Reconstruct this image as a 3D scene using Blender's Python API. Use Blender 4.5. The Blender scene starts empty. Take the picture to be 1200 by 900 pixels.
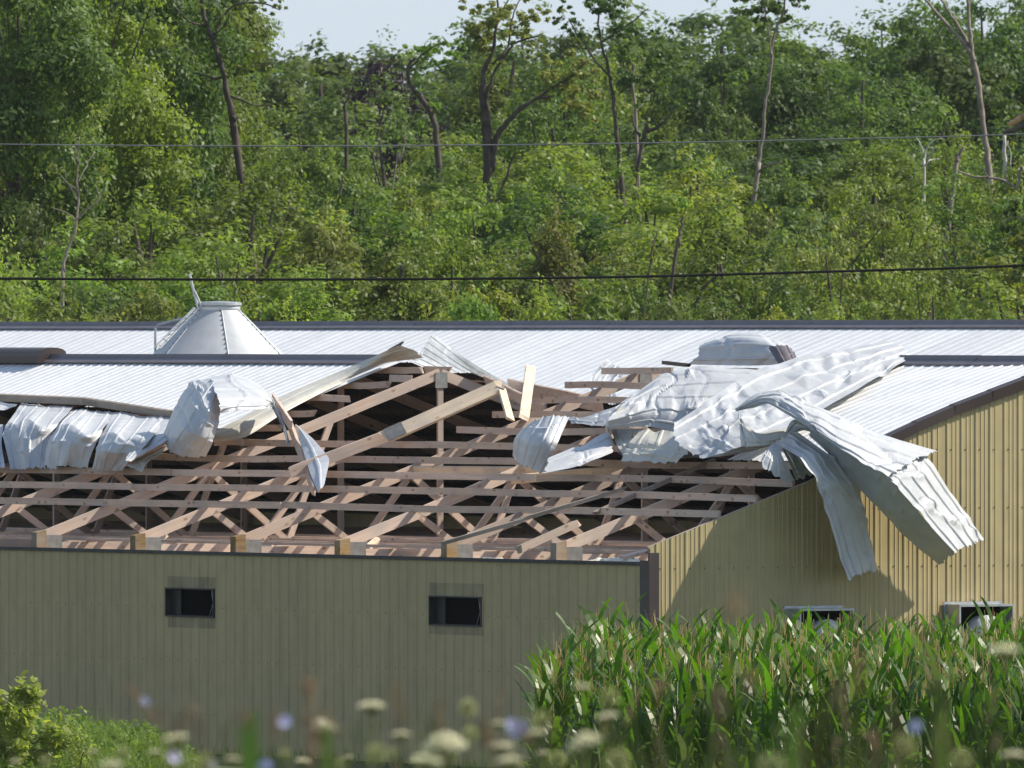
import bpy, math, random
import numpy as np
from mathutils import Vector, Matrix

# ------------------------------------------------------------------ camera, world, sun
SC = bpy.context.scene
COL = SC.collection
rnd = random.Random(7)
H = 5.5                      # camera height above the yard
F = 490.0 / 36.0 * 1200.0    # focal length in pixels of the 1200 px wide photograph
HOR = 398.0                  # row of the horizon
cam_d = bpy.data.cameras.new('camera')
cam = bpy.data.objects.new('camera', cam_d)
COL.objects.link(cam)
cam_d.lens = 490
cam_d.sensor_width = 36
cam_d.clip_start = 1.0
cam_d.clip_end = 9000
cam.location = (0, 0, H)
cam.rotation_euler = (math.radians(90) - math.atan((450 - HOR) / F), 0, 0)
cam_d.dof.use_dof = True
cam_d.dof.focus_distance = 183
cam_d.dof.aperture_fstop = 14.5
SC.camera = cam

SUN_EL, SUN_AZ = 43.0, 7.0      # elevation; azimuth measured from +X towards +Y
world = bpy.data.worlds.new("World")
SC.world = world
world.use_nodes = True
wn = world.node_tree.nodes
bg = wn['Background']
sky = wn.new('ShaderNodeTexSky')
sky.sky_type = 'NISHITA'
sky.sun_disc = False
sky.sun_elevation = math.radians(SUN_EL)
sky.sun_rotation = math.radians(90 - SUN_AZ)
sky.air_density = 1.0
sky.dust_density = 0.6
sky.ozone_density = 1.0
wl = world.node_tree.links
wtc = wn.new('ShaderNodeTexCoord'); wsx = wn.new('ShaderNodeSeparateXYZ'); wl.new(wtc.outputs['Generated'], wsx.inputs[0])
wmr = wn.new('ShaderNodeMapRange'); wmr.interpolation_type = 'SMOOTHSTEP'
wmr.inputs[1].default_value = 0.0; wmr.inputs[2].default_value = 0.55; wmr.inputs[3].default_value = 0.9; wmr.inputs[4].default_value = 0.12
wl.new(wsx.outputs[2], wmr.inputs[0])
wmx = wn.new('ShaderNodeMix'); wmx.data_type = 'RGBA'; wmx.inputs[7].default_value = (4.05, 4.75, 5.5, 1)
wl.new(wmr.outputs[0], wmx.inputs[0]); wl.new(sky.outputs[0], wmx.inputs[6]); wl.new(wmx.outputs[2], bg.inputs[0])
bg.inputs[1].default_value = 0.118
sun_d = bpy.data.lights.new('sun', 'SUN')
sun_d.energy = 4.7
sun_d.angle = math.radians(0.6)
sun_d.color = (1.0, 0.925, 0.79)
sun = bpy.data.objects.new('sun', sun_d)
COL.objects.link(sun)
sd = Vector((math.cos(math.radians(SUN_EL)) * math.cos(math.radians(SUN_AZ)),
             math.cos(math.radians(SUN_EL)) * math.sin(math.radians(SUN_AZ)), math.sin(math.radians(SUN_EL))))
sun.rotation_euler = sd.to_track_quat('Z', 'Y').to_euler()
SC.view_settings.view_transform = 'Standard'
SC.view_settings.look = 'None'
SC.view_settings.exposure = 0.42
SC.view_settings.gamma = 1.0
SC.render.engine = 'CYCLES'
SC.cycles.max_bounces = 8
SC.cycles.transparent_max_bounces = 8
SC.cycles.transmission_bounces = 4
SC.cycles.use_denoising = True

# ------------------------------------------------------------------ materials
def new_mat(name):
    m = bpy.data.materials.new(name)
    m.use_nodes = True
    nt = m.node_tree
    return m, nt, nt.nodes, nt.links, nt.nodes['Principled BSDF']

def rgb(c):
    return (c[0], c[1], c[2], 1.0)

def mat_metal_paint(name, col, col2, rough=0.4, dirt=None, dirt_amt=0.25, scale=3.0, metallic=0.0, bump=0.0, spec=0.5, streak=True):
    """painted or bare sheet steel: colour drift, dirt streaks running down, faint dimples"""
    m, nt, N, L, B = new_mat(name)
    tc = N.new('ShaderNodeTexCoord')
    n1 = N.new('ShaderNodeTexNoise'); n1.inputs['Scale'].default_value = scale; n1.inputs['Detail'].default_value = 6
    L.new(tc.outputs['Object'], n1.inputs['Vector'])
    r1 = N.new('ShaderNodeValToRGB')
    r1.color_ramp.elements[0].position = 0.35; r1.color_ramp.elements[1].position = 0.7
    r1.color_ramp.elements[0].color = rgb(col2); r1.color_ramp.elements[1].color = rgb(col)
    L.new(n1.outputs['Fac'], r1.inputs['Fac'])
    out = r1.outputs['Color']
    if dirt:
        mp = N.new('ShaderNodeMapping'); mp.inputs['Scale'].default_value = (9, 9, 0.7) if streak else (2.2, 2.2, 2.2)
        L.new(tc.outputs['Object'], mp.inputs['Vector'])
        n2 = N.new('ShaderNodeTexNoise'); n2.inputs['Scale'].default_value = 1.0; n2.inputs['Detail'].default_value = 8; n2.inputs['Roughness'].default_value = 0.65
        L.new(mp.outputs['Vector'], n2.inputs['Vector'])
        r2 = N.new('ShaderNodeMapRange'); r2.inputs[1].default_value = 0.5; r2.inputs[2].default_value = 0.8
        r2.inputs[3].default_value = 0; r2.inputs[4].default_value = dirt_amt
        L.new(n2.outputs['Fac'], r2.inputs[0])
        mx = N.new('ShaderNodeMix'); mx.data_type = 'RGBA'
        L.new(r2.outputs[0], mx.inputs[0]); L.new(out, mx.inputs[6]); mx.inputs[7].default_value = rgb(dirt)
        out = mx.outputs[2]
    oi = N.new('ShaderNodeObjectInfo')
    mr = N.new('ShaderNodeMapRange'); mr.inputs[3].default_value = 0.93; mr.inputs[4].default_value = 1.04
    L.new(oi.outputs['Random'], mr.inputs[0])
    hv = N.new('ShaderNodeHueSaturation'); L.new(out, hv.inputs['Color']); L.new(mr.outputs[0], hv.inputs['Value'])
    L.new(hv.outputs[0], B.inputs['Base Color'])
    B.inputs['Roughness'].default_value = rough
    B.inputs['Metallic'].default_value = metallic
    B.inputs['Specular IOR Level'].default_value = spec
    if bump:
        n3 = N.new('ShaderNodeTexNoise'); n3.inputs['Scale'].default_value = 5; n3.inputs['Detail'].default_value = 3
        L.new(tc.outputs['Object'], n3.inputs['Vector'])
        b = N.new('ShaderNodeBump'); b.inputs['Strength'].default_value = bump; b.inputs['Distance'].default_value = 0.03
        L.new(n3.outputs['Fac'], b.inputs['Height']); L.new(b.outputs[0], B.inputs['Normal'])
    return m

def mat_wood(name, ca, cb, knots=(0.16, 0.08, 0.04), grey=0.0):
    m, nt, N, L, B = new_mat(name)
    tc = N.new('ShaderNodeTexCoord')
    oi = N.new('ShaderNodeObjectInfo')
    off = N.new('ShaderNodeVectorMath'); off.operation = 'SCALE'
    cmb = N.new('ShaderNodeCombineXYZ')
    L.new(oi.outputs['Random'], cmb.inputs[0]); L.new(oi.outputs['Random'], cmb.inputs[1])
    L.new(cmb.outputs[0], off.inputs[0]); off.inputs['Scale'].default_value = 40
    ad = N.new('ShaderNodeVectorMath'); L.new(tc.outputs['Object'], ad.inputs[0]); L.new(off.outputs[0], ad.inputs[1])
    mp = N.new('ShaderNodeMapping'); mp.inputs['Scale'].default_value = (1.2, 22, 22)
    L.new(ad.outputs[0], mp.inputs['Vector'])
    n1 = N.new('ShaderNodeTexNoise'); n1.inputs['Scale'].default_value = 1; n1.inputs['Detail'].default_value = 7
    n1.inputs['Roughness'].default_value = 0.6
    L.new(mp.outputs[0], n1.inputs['Vector'])
    r1 = N.new('ShaderNodeValToRGB'); r1.color_ramp.elements[0].position = 0.3; r1.color_ramp.elements[1].position = 0.68
    r1.color_ramp.elements[0].color = rgb(cb); r1.color_ramp.elements[1].color = rgb(ca)
    L.new(n1.outputs['Fac'], r1.inputs['Fac'])
    mp2 = N.new('ShaderNodeMapping'); mp2.inputs['Scale'].default_value = (5, 9, 9)
    L.new(ad.outputs[0], mp2.inputs['Vector'])
    vo = N.new('ShaderNodeTexVoronoi'); vo.inputs['Scale'].default_value = 1.0
    L.new(mp2.outputs[0], vo.inputs['Vector'])
    kr = N.new('ShaderNodeMapRange'); kr.inputs[1].default_value = 0.08; kr.inputs[2].default_value = 0.26
    kr.inputs[3].default_value = 0.75; kr.inputs[4].default_value = 0
    L.new(vo.outputs['Distance'], kr.inputs[0])
    mx = N.new('ShaderNodeMix'); mx.data_type = 'RGBA'
    L.new(kr.outputs[0], mx.inputs[0]); L.new(r1.outputs[0], mx.inputs[6]); mx.inputs[7].default_value = rgb(knots)
    # weathered stains
    n4 = N.new('ShaderNodeTexNoise'); n4.inputs['Scale'].default_value = 2.3; n4.inputs['Detail'].default_value = 5
    L.new(ad.outputs[0], n4.inputs['Vector'])
    mr4 = N.new('ShaderNodeMapRange'); mr4.inputs[1].default_value = 0.42; mr4.inputs[2].default_value = 0.72; mr4.inputs[4].default_value = 0.8
    L.new(n4.outputs['Fac'], mr4.inputs[0])
    mx2 = N.new('ShaderNodeMix'); mx2.data_type = 'RGBA'
    L.new(mr4.outputs[0], mx2.inputs[0]); L.new(mx.outputs[2], mx2.inputs[6]); mx2.inputs[7].default_value = rgb((0.42 , 0.365, 0.325))
    hv = N.new('ShaderNodeHueSaturation')
    mr = N.new('ShaderNodeMapRange'); mr.inputs[3].default_value = 0.74; mr.inputs[4].default_value = 1.18
    L.new(oi.outputs['Random'], mr.inputs[0]); L.new(mr.outputs[0], hv.inputs['Value']); L.new(mx2.outputs[2], hv.inputs['Color'])
    L.new(hv.outputs[0], B.inputs['Base Color'])
    B.inputs['Roughness'].default_value = 0.8
    B.inputs['Specular IOR Level'].default_value = 0.2
    b = N.new('ShaderNodeBump'); b.inputs['Strength'].default_value = 0.4; b.inputs['Distance'].default_value = 0.004
    L.new(n1.outputs['Fac'], b.inputs['Height']); L.new(b.outputs[0], B.inputs['Normal'])
    return m

def mat_leaf(name, ca, cb, trans=0.42, rough=0.5, spec=0.3, tcol=None, var=0.3):
    """leaves: colour between two greens by a per-leaf value, part of the light passes through"""
    m, nt, N, L, B = new_mat(name)
    at = N.new('ShaderNodeAttribute'); at.attribute_name = 'tint'
    mx = N.new('ShaderNodeMix'); mx.data_type = 'RGBA'
    L.new(at.outputs['Fac'], mx.inputs[0]); mx.inputs[6].default_value = rgb(ca); mx.inputs[7].default_value = rgb(cb)
    oi = N.new('ShaderNodeObjectInfo')
    hv = N.new('ShaderNodeHueSaturation')
    m1 = N.new('ShaderNodeMapRange'); m1.inputs[3].default_value = 0.48; m1.inputs[4].default_value = 0.52
    m2 = N.new('ShaderNodeMapRange'); m2.inputs[3].default_value = 1 - var; m2.inputs[4].default_value = 1 + var
    L.new(oi.outputs['Random'], m1.inputs[0])
    fr = N.new('ShaderNodeMath'); fr.operation = 'MULTIPLY'; fr.inputs[1].default_value = 7.31
    fr2 = N.new('ShaderNodeMath'); fr2.operation = 'FRACT'
    L.new(oi.outputs['Random'], fr.inputs[0]); L.new(fr.outputs[0], fr2.inputs[0]); L.new(fr2.outputs[0], m2.inputs[0])
    L.new(m1.outputs[0], hv.inputs['Hue']); L.new(m2.outputs[0], hv.inputs['Value']); L.new(mx.outputs[2], hv.inputs['Color'])
    L.new(hv.outputs[0], B.inputs['Base Color'])
    B.inputs['Roughness'].default_value = rough
    B.inputs['Specular IOR Level'].default_value = spec
    tr = N.new('ShaderNodeBsdfTranslucent')
    tm = N.new('ShaderNodeMix'); tm.data_type = 'RGBA'; tm.blend_type = 'MULTIPLY'; tm.inputs[0].default_value = 1
    L.new(hv.outputs[0], tm.inputs[6]); tm.inputs[7].default_value = rgb(tcol or (1.5, 1.6, 0.7))
    L.new(tm.outputs[2], tr.inputs['Color'])
    ms = N.new('ShaderNodeMixShader'); ms.inputs[0].default_value = trans
    L.new(B.outputs[0], ms.inputs[1]); L.new(tr.outputs[0], ms.inputs[2])
    out = N['Material Output']
    L.new(ms.outputs[0], out.inputs['Surface'])
    return m

def mat_flat(name, col, rough=0.7, metallic=0.0, spec=0.3, var=0.25, scale=8.0):
    m, nt, N, L, B = new_mat(name)
    tc = N.new('ShaderNodeTexCoord')
    n1 = N.new('ShaderNodeTexNoise'); n1.inputs['Scale'].default_value = scale; n1.inputs['Detail'].default_value = 6
    L.new(tc.outputs['Object'], n1.inputs['Vector'])
    r1 = N.new('ShaderNodeValToRGB'); r1.color_ramp.elements[0].position = 0.3; r1.color_ramp.elements[1].position = 0.7
    r1.color_ramp.elements[0].color = rgb([c * (1 - var) for c in col]); r1.color_ramp.elements[1].color = rgb([min(1, c * (1 + var)) for c in col])
    L.new(n1.outputs['Fac'], r1.inputs['Fac']); L.new(r1.outputs[0], B.inputs['Base Color'])
    B.inputs['Roughness'].default_value = rough; B.inputs['Metallic'].default_value = metallic
    B.inputs['Specular IOR Level'].default_value = spec
    return m

M_ROOF = mat_metal_paint('white_roof_steel', (0.80, 0.805, 0.81), (0.74, 0.745, 0.755), 0.38, (0.45, 0.44, 0.41), 0.5)
M_SHEET = mat_metal_paint('white_torn_steel', (0.57, 0.585, 0.605), (0.46, 0.475, 0.50), 0.42, (0.40, 0.39, 0.36), 0.35, bump=0.5, streak=False)
M_CREAM = mat_metal_paint('cream_primer_underside', (0.60, 0.585, 0.52), (0.50, 0.485, 0.43), 0.5, (0.34, 0.31, 0.25), 0.4, bump=0.3, streak=False)
M_UNDER = mat_metal_paint('shade_darkened_underside', (0.036, 0.034, 0.032), (0.026, 0.025, 0.024), 0.6)  # near-black: shade inside the barn is put into this colour
M_GALV = mat_metal_paint('galvanized_steel', (0.50, 0.52, 0.54), (0.38, 0.40, 0.42), 0.42, (0.25, 0.24, 0.22), 0.3, metallic=0.55, scale=9)
M_PLATE = mat_metal_paint('truss_plate_steel', (0.27, 0.27, 0.26), (0.19, 0.19, 0.185), 0.6, metallic=0.3, scale=14)
M_BIN = mat_metal_paint('bin_steel', (0.50, 0.52, 0.54), (0.44, 0.46, 0.48), 0.5, (0.30, 0.29, 0.27), 0.3, metallic=0.25, scale=5)
M_TAN = mat_metal_paint('tan_wall_steel', (0.455, 0.370, 0.190), (0.402, 0.326, 0.165), 0.5, (0.135, 0.115, 0.075), 0.35)
M_STAIN = mat_metal_paint('tan_wall_steel_stained', (0.385, 0.315, 0.175), (0.265, 0.215, 0.125), 0.6, (0.05, 0.045, 0.03), 0.7)
M_TRIM = mat_metal_paint('brown_trim_steel', (0.060, 0.042, 0.040), (0.045, 0.032, 0.031), 0.42)
M_CAP = mat_metal_paint('ridge_cap_steel', (0.175, 0.150, 0.160), (0.135, 0.115, 0.125), 0.4)
M_EDGE = mat_flat('dark_eave_strip', (0.045, 0.045, 0.048), 0.5)
M_BLACK = mat_flat('dark_opening', (0.006, 0.006, 0.006), 0.95, spec=0.02)  # shade inside the openings, painted as near-black
M_WOOD = mat_wood('framing_lumber', (0.66, 0.515, 0.42), (0.50, 0.38, 0.305))
M_WOODB = mat_wood('fresh_lumber', (0.74, 0.60, 0.44), (0.62, 0.48, 0.34), (0.35, 0.2, 0.1))
M_WOODG = mat_wood('weathered_lumber', (0.40, 0.34, 0.28), (0.26, 0.215, 0.18))
M_WOODD = mat_flat('shade_darkened_lumber', (0.085, 0.07, 0.06), 0.9)  # rear purlins: shade of the roof void painted into the wood colour
M_POST = mat_wood('treated_post', (0.36, 0.245, 0.115), (0.22, 0.145, 0.07))
M_CEIL = mat_flat('ceiling_insulation', (0.42, 0.31, 0.235), 0.95, var=0.45, scale=3)
M_FLUFF = mat_flat('loose_insulation', (0.75, 0.73, 0.62), 0.95, var=0.15)
M_BARK = mat_flat('bark', (0.085, 0.068, 0.055), 0.9, var=0.4, scale=5)
M_BARKL = mat_flat('bare_wood', (0.24, 0.20, 0.165), 0.85, var=0.35, scale=5)
M_BARKW = mat_flat('pale_bare_wood', (0.50, 0.47, 0.43), 0.85, var=0.25, scale=5)
M_BARKO = mat_flat('split_wood', (0.50, 0.30, 0.15), 0.85, var=0.25, scale=5)
M_WIRE = mat_flat('black_cable', (0.012, 0.012, 0.012), 0.5, var=0.1)
M_WIREG = mat_flat('grey_wire', (0.24, 0.24, 0.25), 0.5, metallic=0.4, var=0.1)
LEAF = {
    'mid':    mat_leaf('leaves_mid_green', (0.106, 0.162, 0.030), (0.200, 0.268, 0.054)),
    'dark':   mat_leaf('leaves_dark_green', (0.062, 0.104, 0.027), (0.120, 0.175, 0.044)),
    'yellow': mat_leaf('leaves_yellow_green', (0.170, 0.220, 0.038), (0.295, 0.340, 0.068)),
    'blue':   mat_leaf('leaves_blue_green', (0.080, 0.126, 0.036), (0.148, 0.200, 0.056)),
    'olive':  mat_leaf('leaves_olive_green', (0.130, 0.155, 0.038), (0.212, 0.236, 0.068)),
    'purple': mat_leaf('leaves_purple', (0.035, 0.022, 0.032), (0.055, 0.035, 0.048), tcol=(1.2, 0.8, 1.0)),
}
M_CORN = mat_leaf('corn_leaf', (0.046, 0.090, 0.012), (0.115, 0.190, 0.022), trans=0.47, rough=0.38, spec=0.5, tcol=(1.25, 1.7, 0.4), var=0.2)
M_TASSEL = mat_leaf('corn_tassel', (0.50, 0.37, 0.17), (0.62, 0.50, 0.28), trans=0.3, tcol=(1.2, 1.1, 0.8), var=0.15)
M_WEED = mat_leaf('weed_leaf', (0.095, 0.170, 0.032), (0.200, 0.280, 0.065), trans=0.42, var=0.12)
M_SAP = mat_leaf('sapling_leaf', (0.19, 0.26, 0.05), (0.33, 0.40, 0.10), trans=0.5, var=0.1)
M_GRASSY = mat_leaf('meadow_stem', (0.14, 0.17, 0.06), (0.22, 0.24, 0.09), trans=0.35, var=0.2)
M_PETAL = mat_leaf('white_floret', (0.90, 0.86, 0.62), (0.95, 0.93, 0.76), trans=0.6, tcol=(1.0, 1.0, .95), var=0.04)
M_BUD = mat_leaf('green_bud', (0.55, 0.58, 0.22), (0.75, 0.76, 0.40), trans=0.35, tcol=(1, 1.1, 0.8), var=0.1)
M_BLUE = mat_leaf('blue_petal', (0.50, 0.48, 0.74), (0.64, 0.62, 0.84), trans=0.3, tcol=(1, 1, 1), var=0.05)
M_DRY = mat_leaf('dry_seed_head', (0.26, 0.17, 0.10), (0.38, 0.27, 0.17), trans=0.3, tcol=(1, 1, 1), var=0.1)

def mat_ground():
    m, nt, N, L, B = new_mat('meadow_ground')
    tc = N.new('ShaderNodeTexCoord')
    n1 = N.new('ShaderNodeTexNoise'); n1.inputs['Scale'].default_value = 0.25; n1.inputs['Detail'].default_value = 10
    L.new(tc.outputs['Object'], n1.inputs['Vector'])
    r1 = N.new('ShaderNodeValToRGB')
    r1.color_ramp.elements[0].position = 0.3; r1.color_ramp.elements[1].position = 0.7
    r1.color_ramp.elements[0].color = rgb((0.060, 0.055, 0.028)); r1.color_ramp.elements[1].color = rgb((0.070, 0.100, 0.026))
    L.new(n1.outputs['Fac'], r1.inputs['Fac']); L.new(r1.outputs[0], B.inputs['Base Color'])
    B.inputs['Roughness'].default_value = 0.95
    n2 = N.new('ShaderNodeTexNoise'); n2.inputs['Scale'].default_value = 6; n2.inputs['Detail'].default_value = 5
    L.new(tc.outputs['Object'], n2.inputs['Vector'])
    b = N.new('ShaderNodeBump'); b.inputs['Distance'].default_value = 0.1; L.new(n2.outputs['Fac'], b.inputs['Height'])
    L.new(b.outputs[0], B.inputs['Normal'])
    return m
M_GROUND = mat_ground()

# ------------------------------------------------------------------ helpers
CX, CY = (762 - 600) / F * 180.0, 180.0        # near corner of the barn
TH = math.radians(33.0)
VX, VY = math.cos(TH), math.sin(TH)            # along the gable (local x)
UX, UY = -math.sin(TH), math.cos(TH)           # along the long wall (local y)

def link(o, parent=None):
    COL.objects.link(o)
    if parent: o.parent = parent
    return o

def tag(o, label=None, cat=None, group=None, kind=None):
    if label: o['label'] = label
    if cat: o['category'] = cat
    if group: o['group'] = group
    if kind: o['kind'] = kind
    return o

def empty(name, loc, rz=0.0, label=None, cat=None, group=None):
    o = bpy.data.objects.new(name, None)
    o.empty_display_size = 0.3
    o.location = loc; o.rotation_euler = (0, 0, rz)
    link(o)
    return tag(o, label, cat, group)

class MB:
    """collects vertices and faces, becomes ONE mesh"""
    def __init__(s): s.v = []; s.f = []; s.m = []
    def quad(s, a, b, c, d, m=0):
        n = len(s.v); s.v += [tuple(a), tuple(b), tuple(c), tuple(d)]; s.f.append((n, n + 1, n + 2, n + 3)); s.m.append(m)
    def box(s, x0, x1, y0, y1, z0, z1, m=0):
        n = len(s.v)
        s.v += [(x0, y0, z0), (x1, y0, z0), (x1, y1, z0), (x0, y1, z0), (x0, y0, z1), (x1, y0, z1), (x1, y1, z1), (x0, y1, z1)]
        for q in ((0, 3, 2, 1), (4, 5, 6, 7), (0, 1, 5, 4), (1, 2, 6, 5), (2, 3, 7, 6), (3, 0, 4, 7)):
            s.f.append(tuple(n + i for i in q)); s.m.append(m)
    def tube(s, pts, rad, k=6, m=0, cap=True):
        pts = [Vector(p) for p in pts]
        if not hasattr(rad, '__len__'): rad = [rad] * len(pts)
        n0 = len(s.v)
        prev = None
        for i, p in enumerate(pts):
            d = (pts[min(i + 1, len(pts) - 1)] - pts[max(i - 1, 0)])
            if d.length < 1e-9: d = Vector((0, 0, 1))
            d.normalize()
            a = (prev if prev is not None else (Vector((1, 0, 0)) if abs(d.x) < 0.9 else Vector((0, 1, 0))))
            a = (a - d * a.dot(d))
            if a.length < 1e-6: a = d.orthogonal()
            a.normalize(); prev = a
            b = d.cross(a)
            for j in range(k):
                t = 2 * math.pi * j / k
                s.v.append(tuple(p + (a * math.cos(t) + b * math.sin(t)) * rad[i]))
        for i in range(len(pts) - 1):
            for j in range(k):
                a0 = n0 + i * k + j; a1 = n0 + i * k + (j + 1) % k
                s.f.append((a0, a1, a1 + k, a0 + k)); s.m.append(m)
        if cap:
            s.f.append(tuple(n0 + j for j in reversed(range(k)))); s.m.append(m)
            e = n0 + (len(pts) - 1) * k
            s.f.append(tuple(e + j for j in range(k))); s.m.append(m)
    def mesh(s, name, mats, smooth=False):
        me = bpy.data.meshes.new(name)
        me.from_pydata(s.v, [], s.f)
        for mt in (mats if isinstance(mats, (list, tuple)) else [mats]): me.materials.append(mt)
        if any(s.m): me.polygons.foreach_set('material_index', s.m)
        if smooth: me.polygons.foreach_set('use_smooth', [True] * len(s.f))
        me.update()
        return me
    def build(s, name, mats, parent=None, smooth=False):
        return link(bpy.data.objects.new(name, s.mesh(name, mats, smooth)), parent)

def add_mesh(name, me, parent=None, loc=(0, 0, 0), rot=(0, 0, 0)):
    o = bpy.data.objects.new(name, me); o.location = loc; o.rotation_euler = rot
    return link(o, parent)

FRAME = {}
def board(name, p0, p1, w, h, mat, parent=None, side=(0, 1, 0), bow=0.0, rough_end=False):
    """a piece of lumber from p0 to p1; w = thickness along `side`, h = depth; grain runs along local X"""
    p0 = Vector(p0); p1 = Vector(p1)
    X = (p1 - p0); Ln = X.length; X.normalize()
    Y = Vector(side); Y = (Y - X * Y.dot(X)).normalized(); Z = X.cross(Y)
    mb = MB(); n = 6 if (bow or Ln > 4) else 1
    e = 0.0
    for i in range(n + 1):
        t = i / n; x = t * Ln; z = bow * math.sin(math.pi * t) + (rnd.uniform(-0.004, 0.004) if n > 1 else 0)
        for (a, b) in ((-w / 2, -h / 2), (w / 2, -h / 2), (w / 2, h / 2), (-w / 2, h / 2)):
            xx = x
            if rough_end and i in (0, n): xx += rnd.uniform(-0.09, 0.09)
            mb.v.append((xx, a, z + b))
    for i in range(n):
        k = i * 4
        for j in range(4):
            mb.f.append((k + j, k + (j + 1) % 4, k + 4 + (j + 1) % 4, k + 4 + j)); mb.m.append(0)
    mb.f.append((3, 2, 1, 0)); mb.m.append(0)
    k = n * 4; mb.f.append((k, k + 1, k + 2, k + 3)); mb.m.append(0)
    o = mb.build(name, mat, parent)
    M = Matrix((X, Y, Z)).transposed().to_4x4(); M.translation = p0
    o.matrix_local = M; FRAME[o.name] = M
    return o

# rays of the photograph -> points on real planes of the barn
def ray(px, py): return Vector(((px - 600) / F, 1.0, (HOR - py) / F))
def P(px, py, Z):
    d = ray(px, py); return Vector((d.x * Z, Z, H + d.z * Z))
def loc2w(x, y, z): return Vector((CX + VX * x + UX * y, CY + VY * x + UY * y, z))
def w2loc(p): dx, dy = p.x - CX, p.y - CY; return Vector((dx * VX + dy * VY, dx * UX + dy * UY, p.z))
def K(px, py, k):
    """world point seen at (px,py) on the vertical plane local x = k"""
    d = ray(px, py); t = (k + CX * VX + CY * VY) / (d.x * VX + d.y * VY)
    return Vector((d.x * t, d.y * t, H + d.z * t))
def G(px, py, off=0.0):
    """world point on the gable plane moved out by off metres"""
    d = ray(px, py); t = (-off + CX * UX + CY * UY) / (d.x * UX + d.y * UY)
    return Vector((d.x * t, d.y * t, H + d.z * t))
EAVE, PITCH, HALF, ROOF0 = 2.646, 0.344, 6.73, 2.87
def R(px, py, h=0.0):
    """world point on the roof slope raised by h"""
    d = ray(px, py); c0 = CX * VX + CY * VY; a = d.x * VX + d.y * VY
    t = (ROOF0 + h - PITCH * c0 - H) / (d.z - PITCH * a)
    return Vector((d.x * t, d.y * t, H + d.z * t))
def warp(x):
    return float(np.interp(x, [0, 2.5, 3.1, 3.9, 4.8, 5.9, 6.73], [0, -0.03, 0.02, 0.085, 0.10, 0.07, 0.02]))
def zroof(x): return ROOF0 + PITCH * (x if x <= HALF else 2 * HALF - x)

# ------------------------------------------------------------------ ground
def gz(X, Z):
    prof = float(np.interp(Z, [-50, 0, 36, 60, 112, 125, 184, 205, 250, 290, 330, 400, 600, 1200, 6000],
                           [4.2, 3.9, 3.55, 2.2, -0.60, -0.64, -0.64, -0.15, 0.2, 2.5, 5.0, 6.5, 8.2, 8.0, 0.0]))
    t = min(1, max(0, (Z - 168) / 14.0))
    if 160 < Z < 200 and X < 2: prof = prof * (1 - t) + (-0.12) * t
    if X < -3: prof += 0.98 * math.exp(-((Z - 171) / 5.0) ** 2) * min(1, (-3 - X) / 1.5)
    return prof
gx = [-1500, -700, -300, -150, -80, -50, -30] + [q * .75 for q in range(-30, 31)] + [30, 50, 80, 150, 300, 700, 1500]
gy = [-50, -10, 0, 10, 20, 28, 36, 48, 60, 80, 95, 112] + list(range(116, 204, 2)) + list(range(206, 420, 8)) + [450, 500, 560, 620, 800, 1200, 1900]
mb = MB()
for y in gy:
    for x in gx:
        bmp = 0.0 if y < 210 else 0.5 * math.sin(x * 0.07 + y * 0.03) * min(1, (y - 210) / 60)
        mb.v.append((x, y, gz(x, y) + bmp))
nx = len(gx)
for j in range(len(gy) - 1):
    for i in range(nx - 1):
        a = j * nx + i; mb.f.append((a, a + 1, a + nx + 1, a + nx)); mb.m.append(0)
tag(mb.build('ground', M_GROUND, smooth=True), kind='structure')

# ------------------------------------------------------------------ ribbed steel panels
def profile(w, pitch, rh=0.012, base=0.05, top=0.022, minor=False, phase=0.5):
    """(offset, height) points of a ribbed sheet of width w"""
    pts = [(0.0, 0.0)]
    n = int(round(w / pitch))
    for i in range(n):
        c = (i + phase) * pitch
        pts += [(c - base / 2, 0), (c - top / 2, rh), (c + top / 2, rh), (c + base / 2, 0)]
        if minor:
            for q in (0.36, 0.64):
                cc = c + pitch * q
                if cc + 0.02 < w: pts += [(cc - 0.014, 0), (cc - 0.005, 0.006), (cc + 0.005, 0.006), (cc + 0.014, 0)]
    pts.append((w, 0.0))
    return pts

PW = 0.9144
def roof_panel_mesh(length, pitch, mats, pw=PW, wav=0.0, seed=0, rh=0.012):
    """lies in its own plane: X across, Y down the slope (0..length), Z up; painted top, other colour underneath"""
    r = random.Random(seed)
    pr = profile(pw + 0.004, pitch, rh=0.008 if pitch > .25 else 0.011)
    n = max(1, int(length / 0.6)); mb = MB()
    ph = [r.uniform(0, 6) for _ in range(4)]
    for lay in (0, 1):
        n0 = len(mb.v)
        for j in range(n + 1):
            y = length * j / n
            for (x, z) in pr:
                dz = wav * (math.sin(y * 2.1 + ph[0] + x * 2) * 0.5 + math.sin(y * 4.7 + ph[1]) * 0.3)
                mb.v.append((x, y, z + dz - 0.003 * lay))
        k = len(pr)
        for j in range(n):
            for i in range(k - 1):
                a = n0 + j * k + i
                q = (a, a + k, a + k + 1, a + 1)
                mb.f.append(q if lay else tuple(reversed(q))); mb.m.append(lay)
    return mb.mesh('roof_panel', mats)

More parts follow.
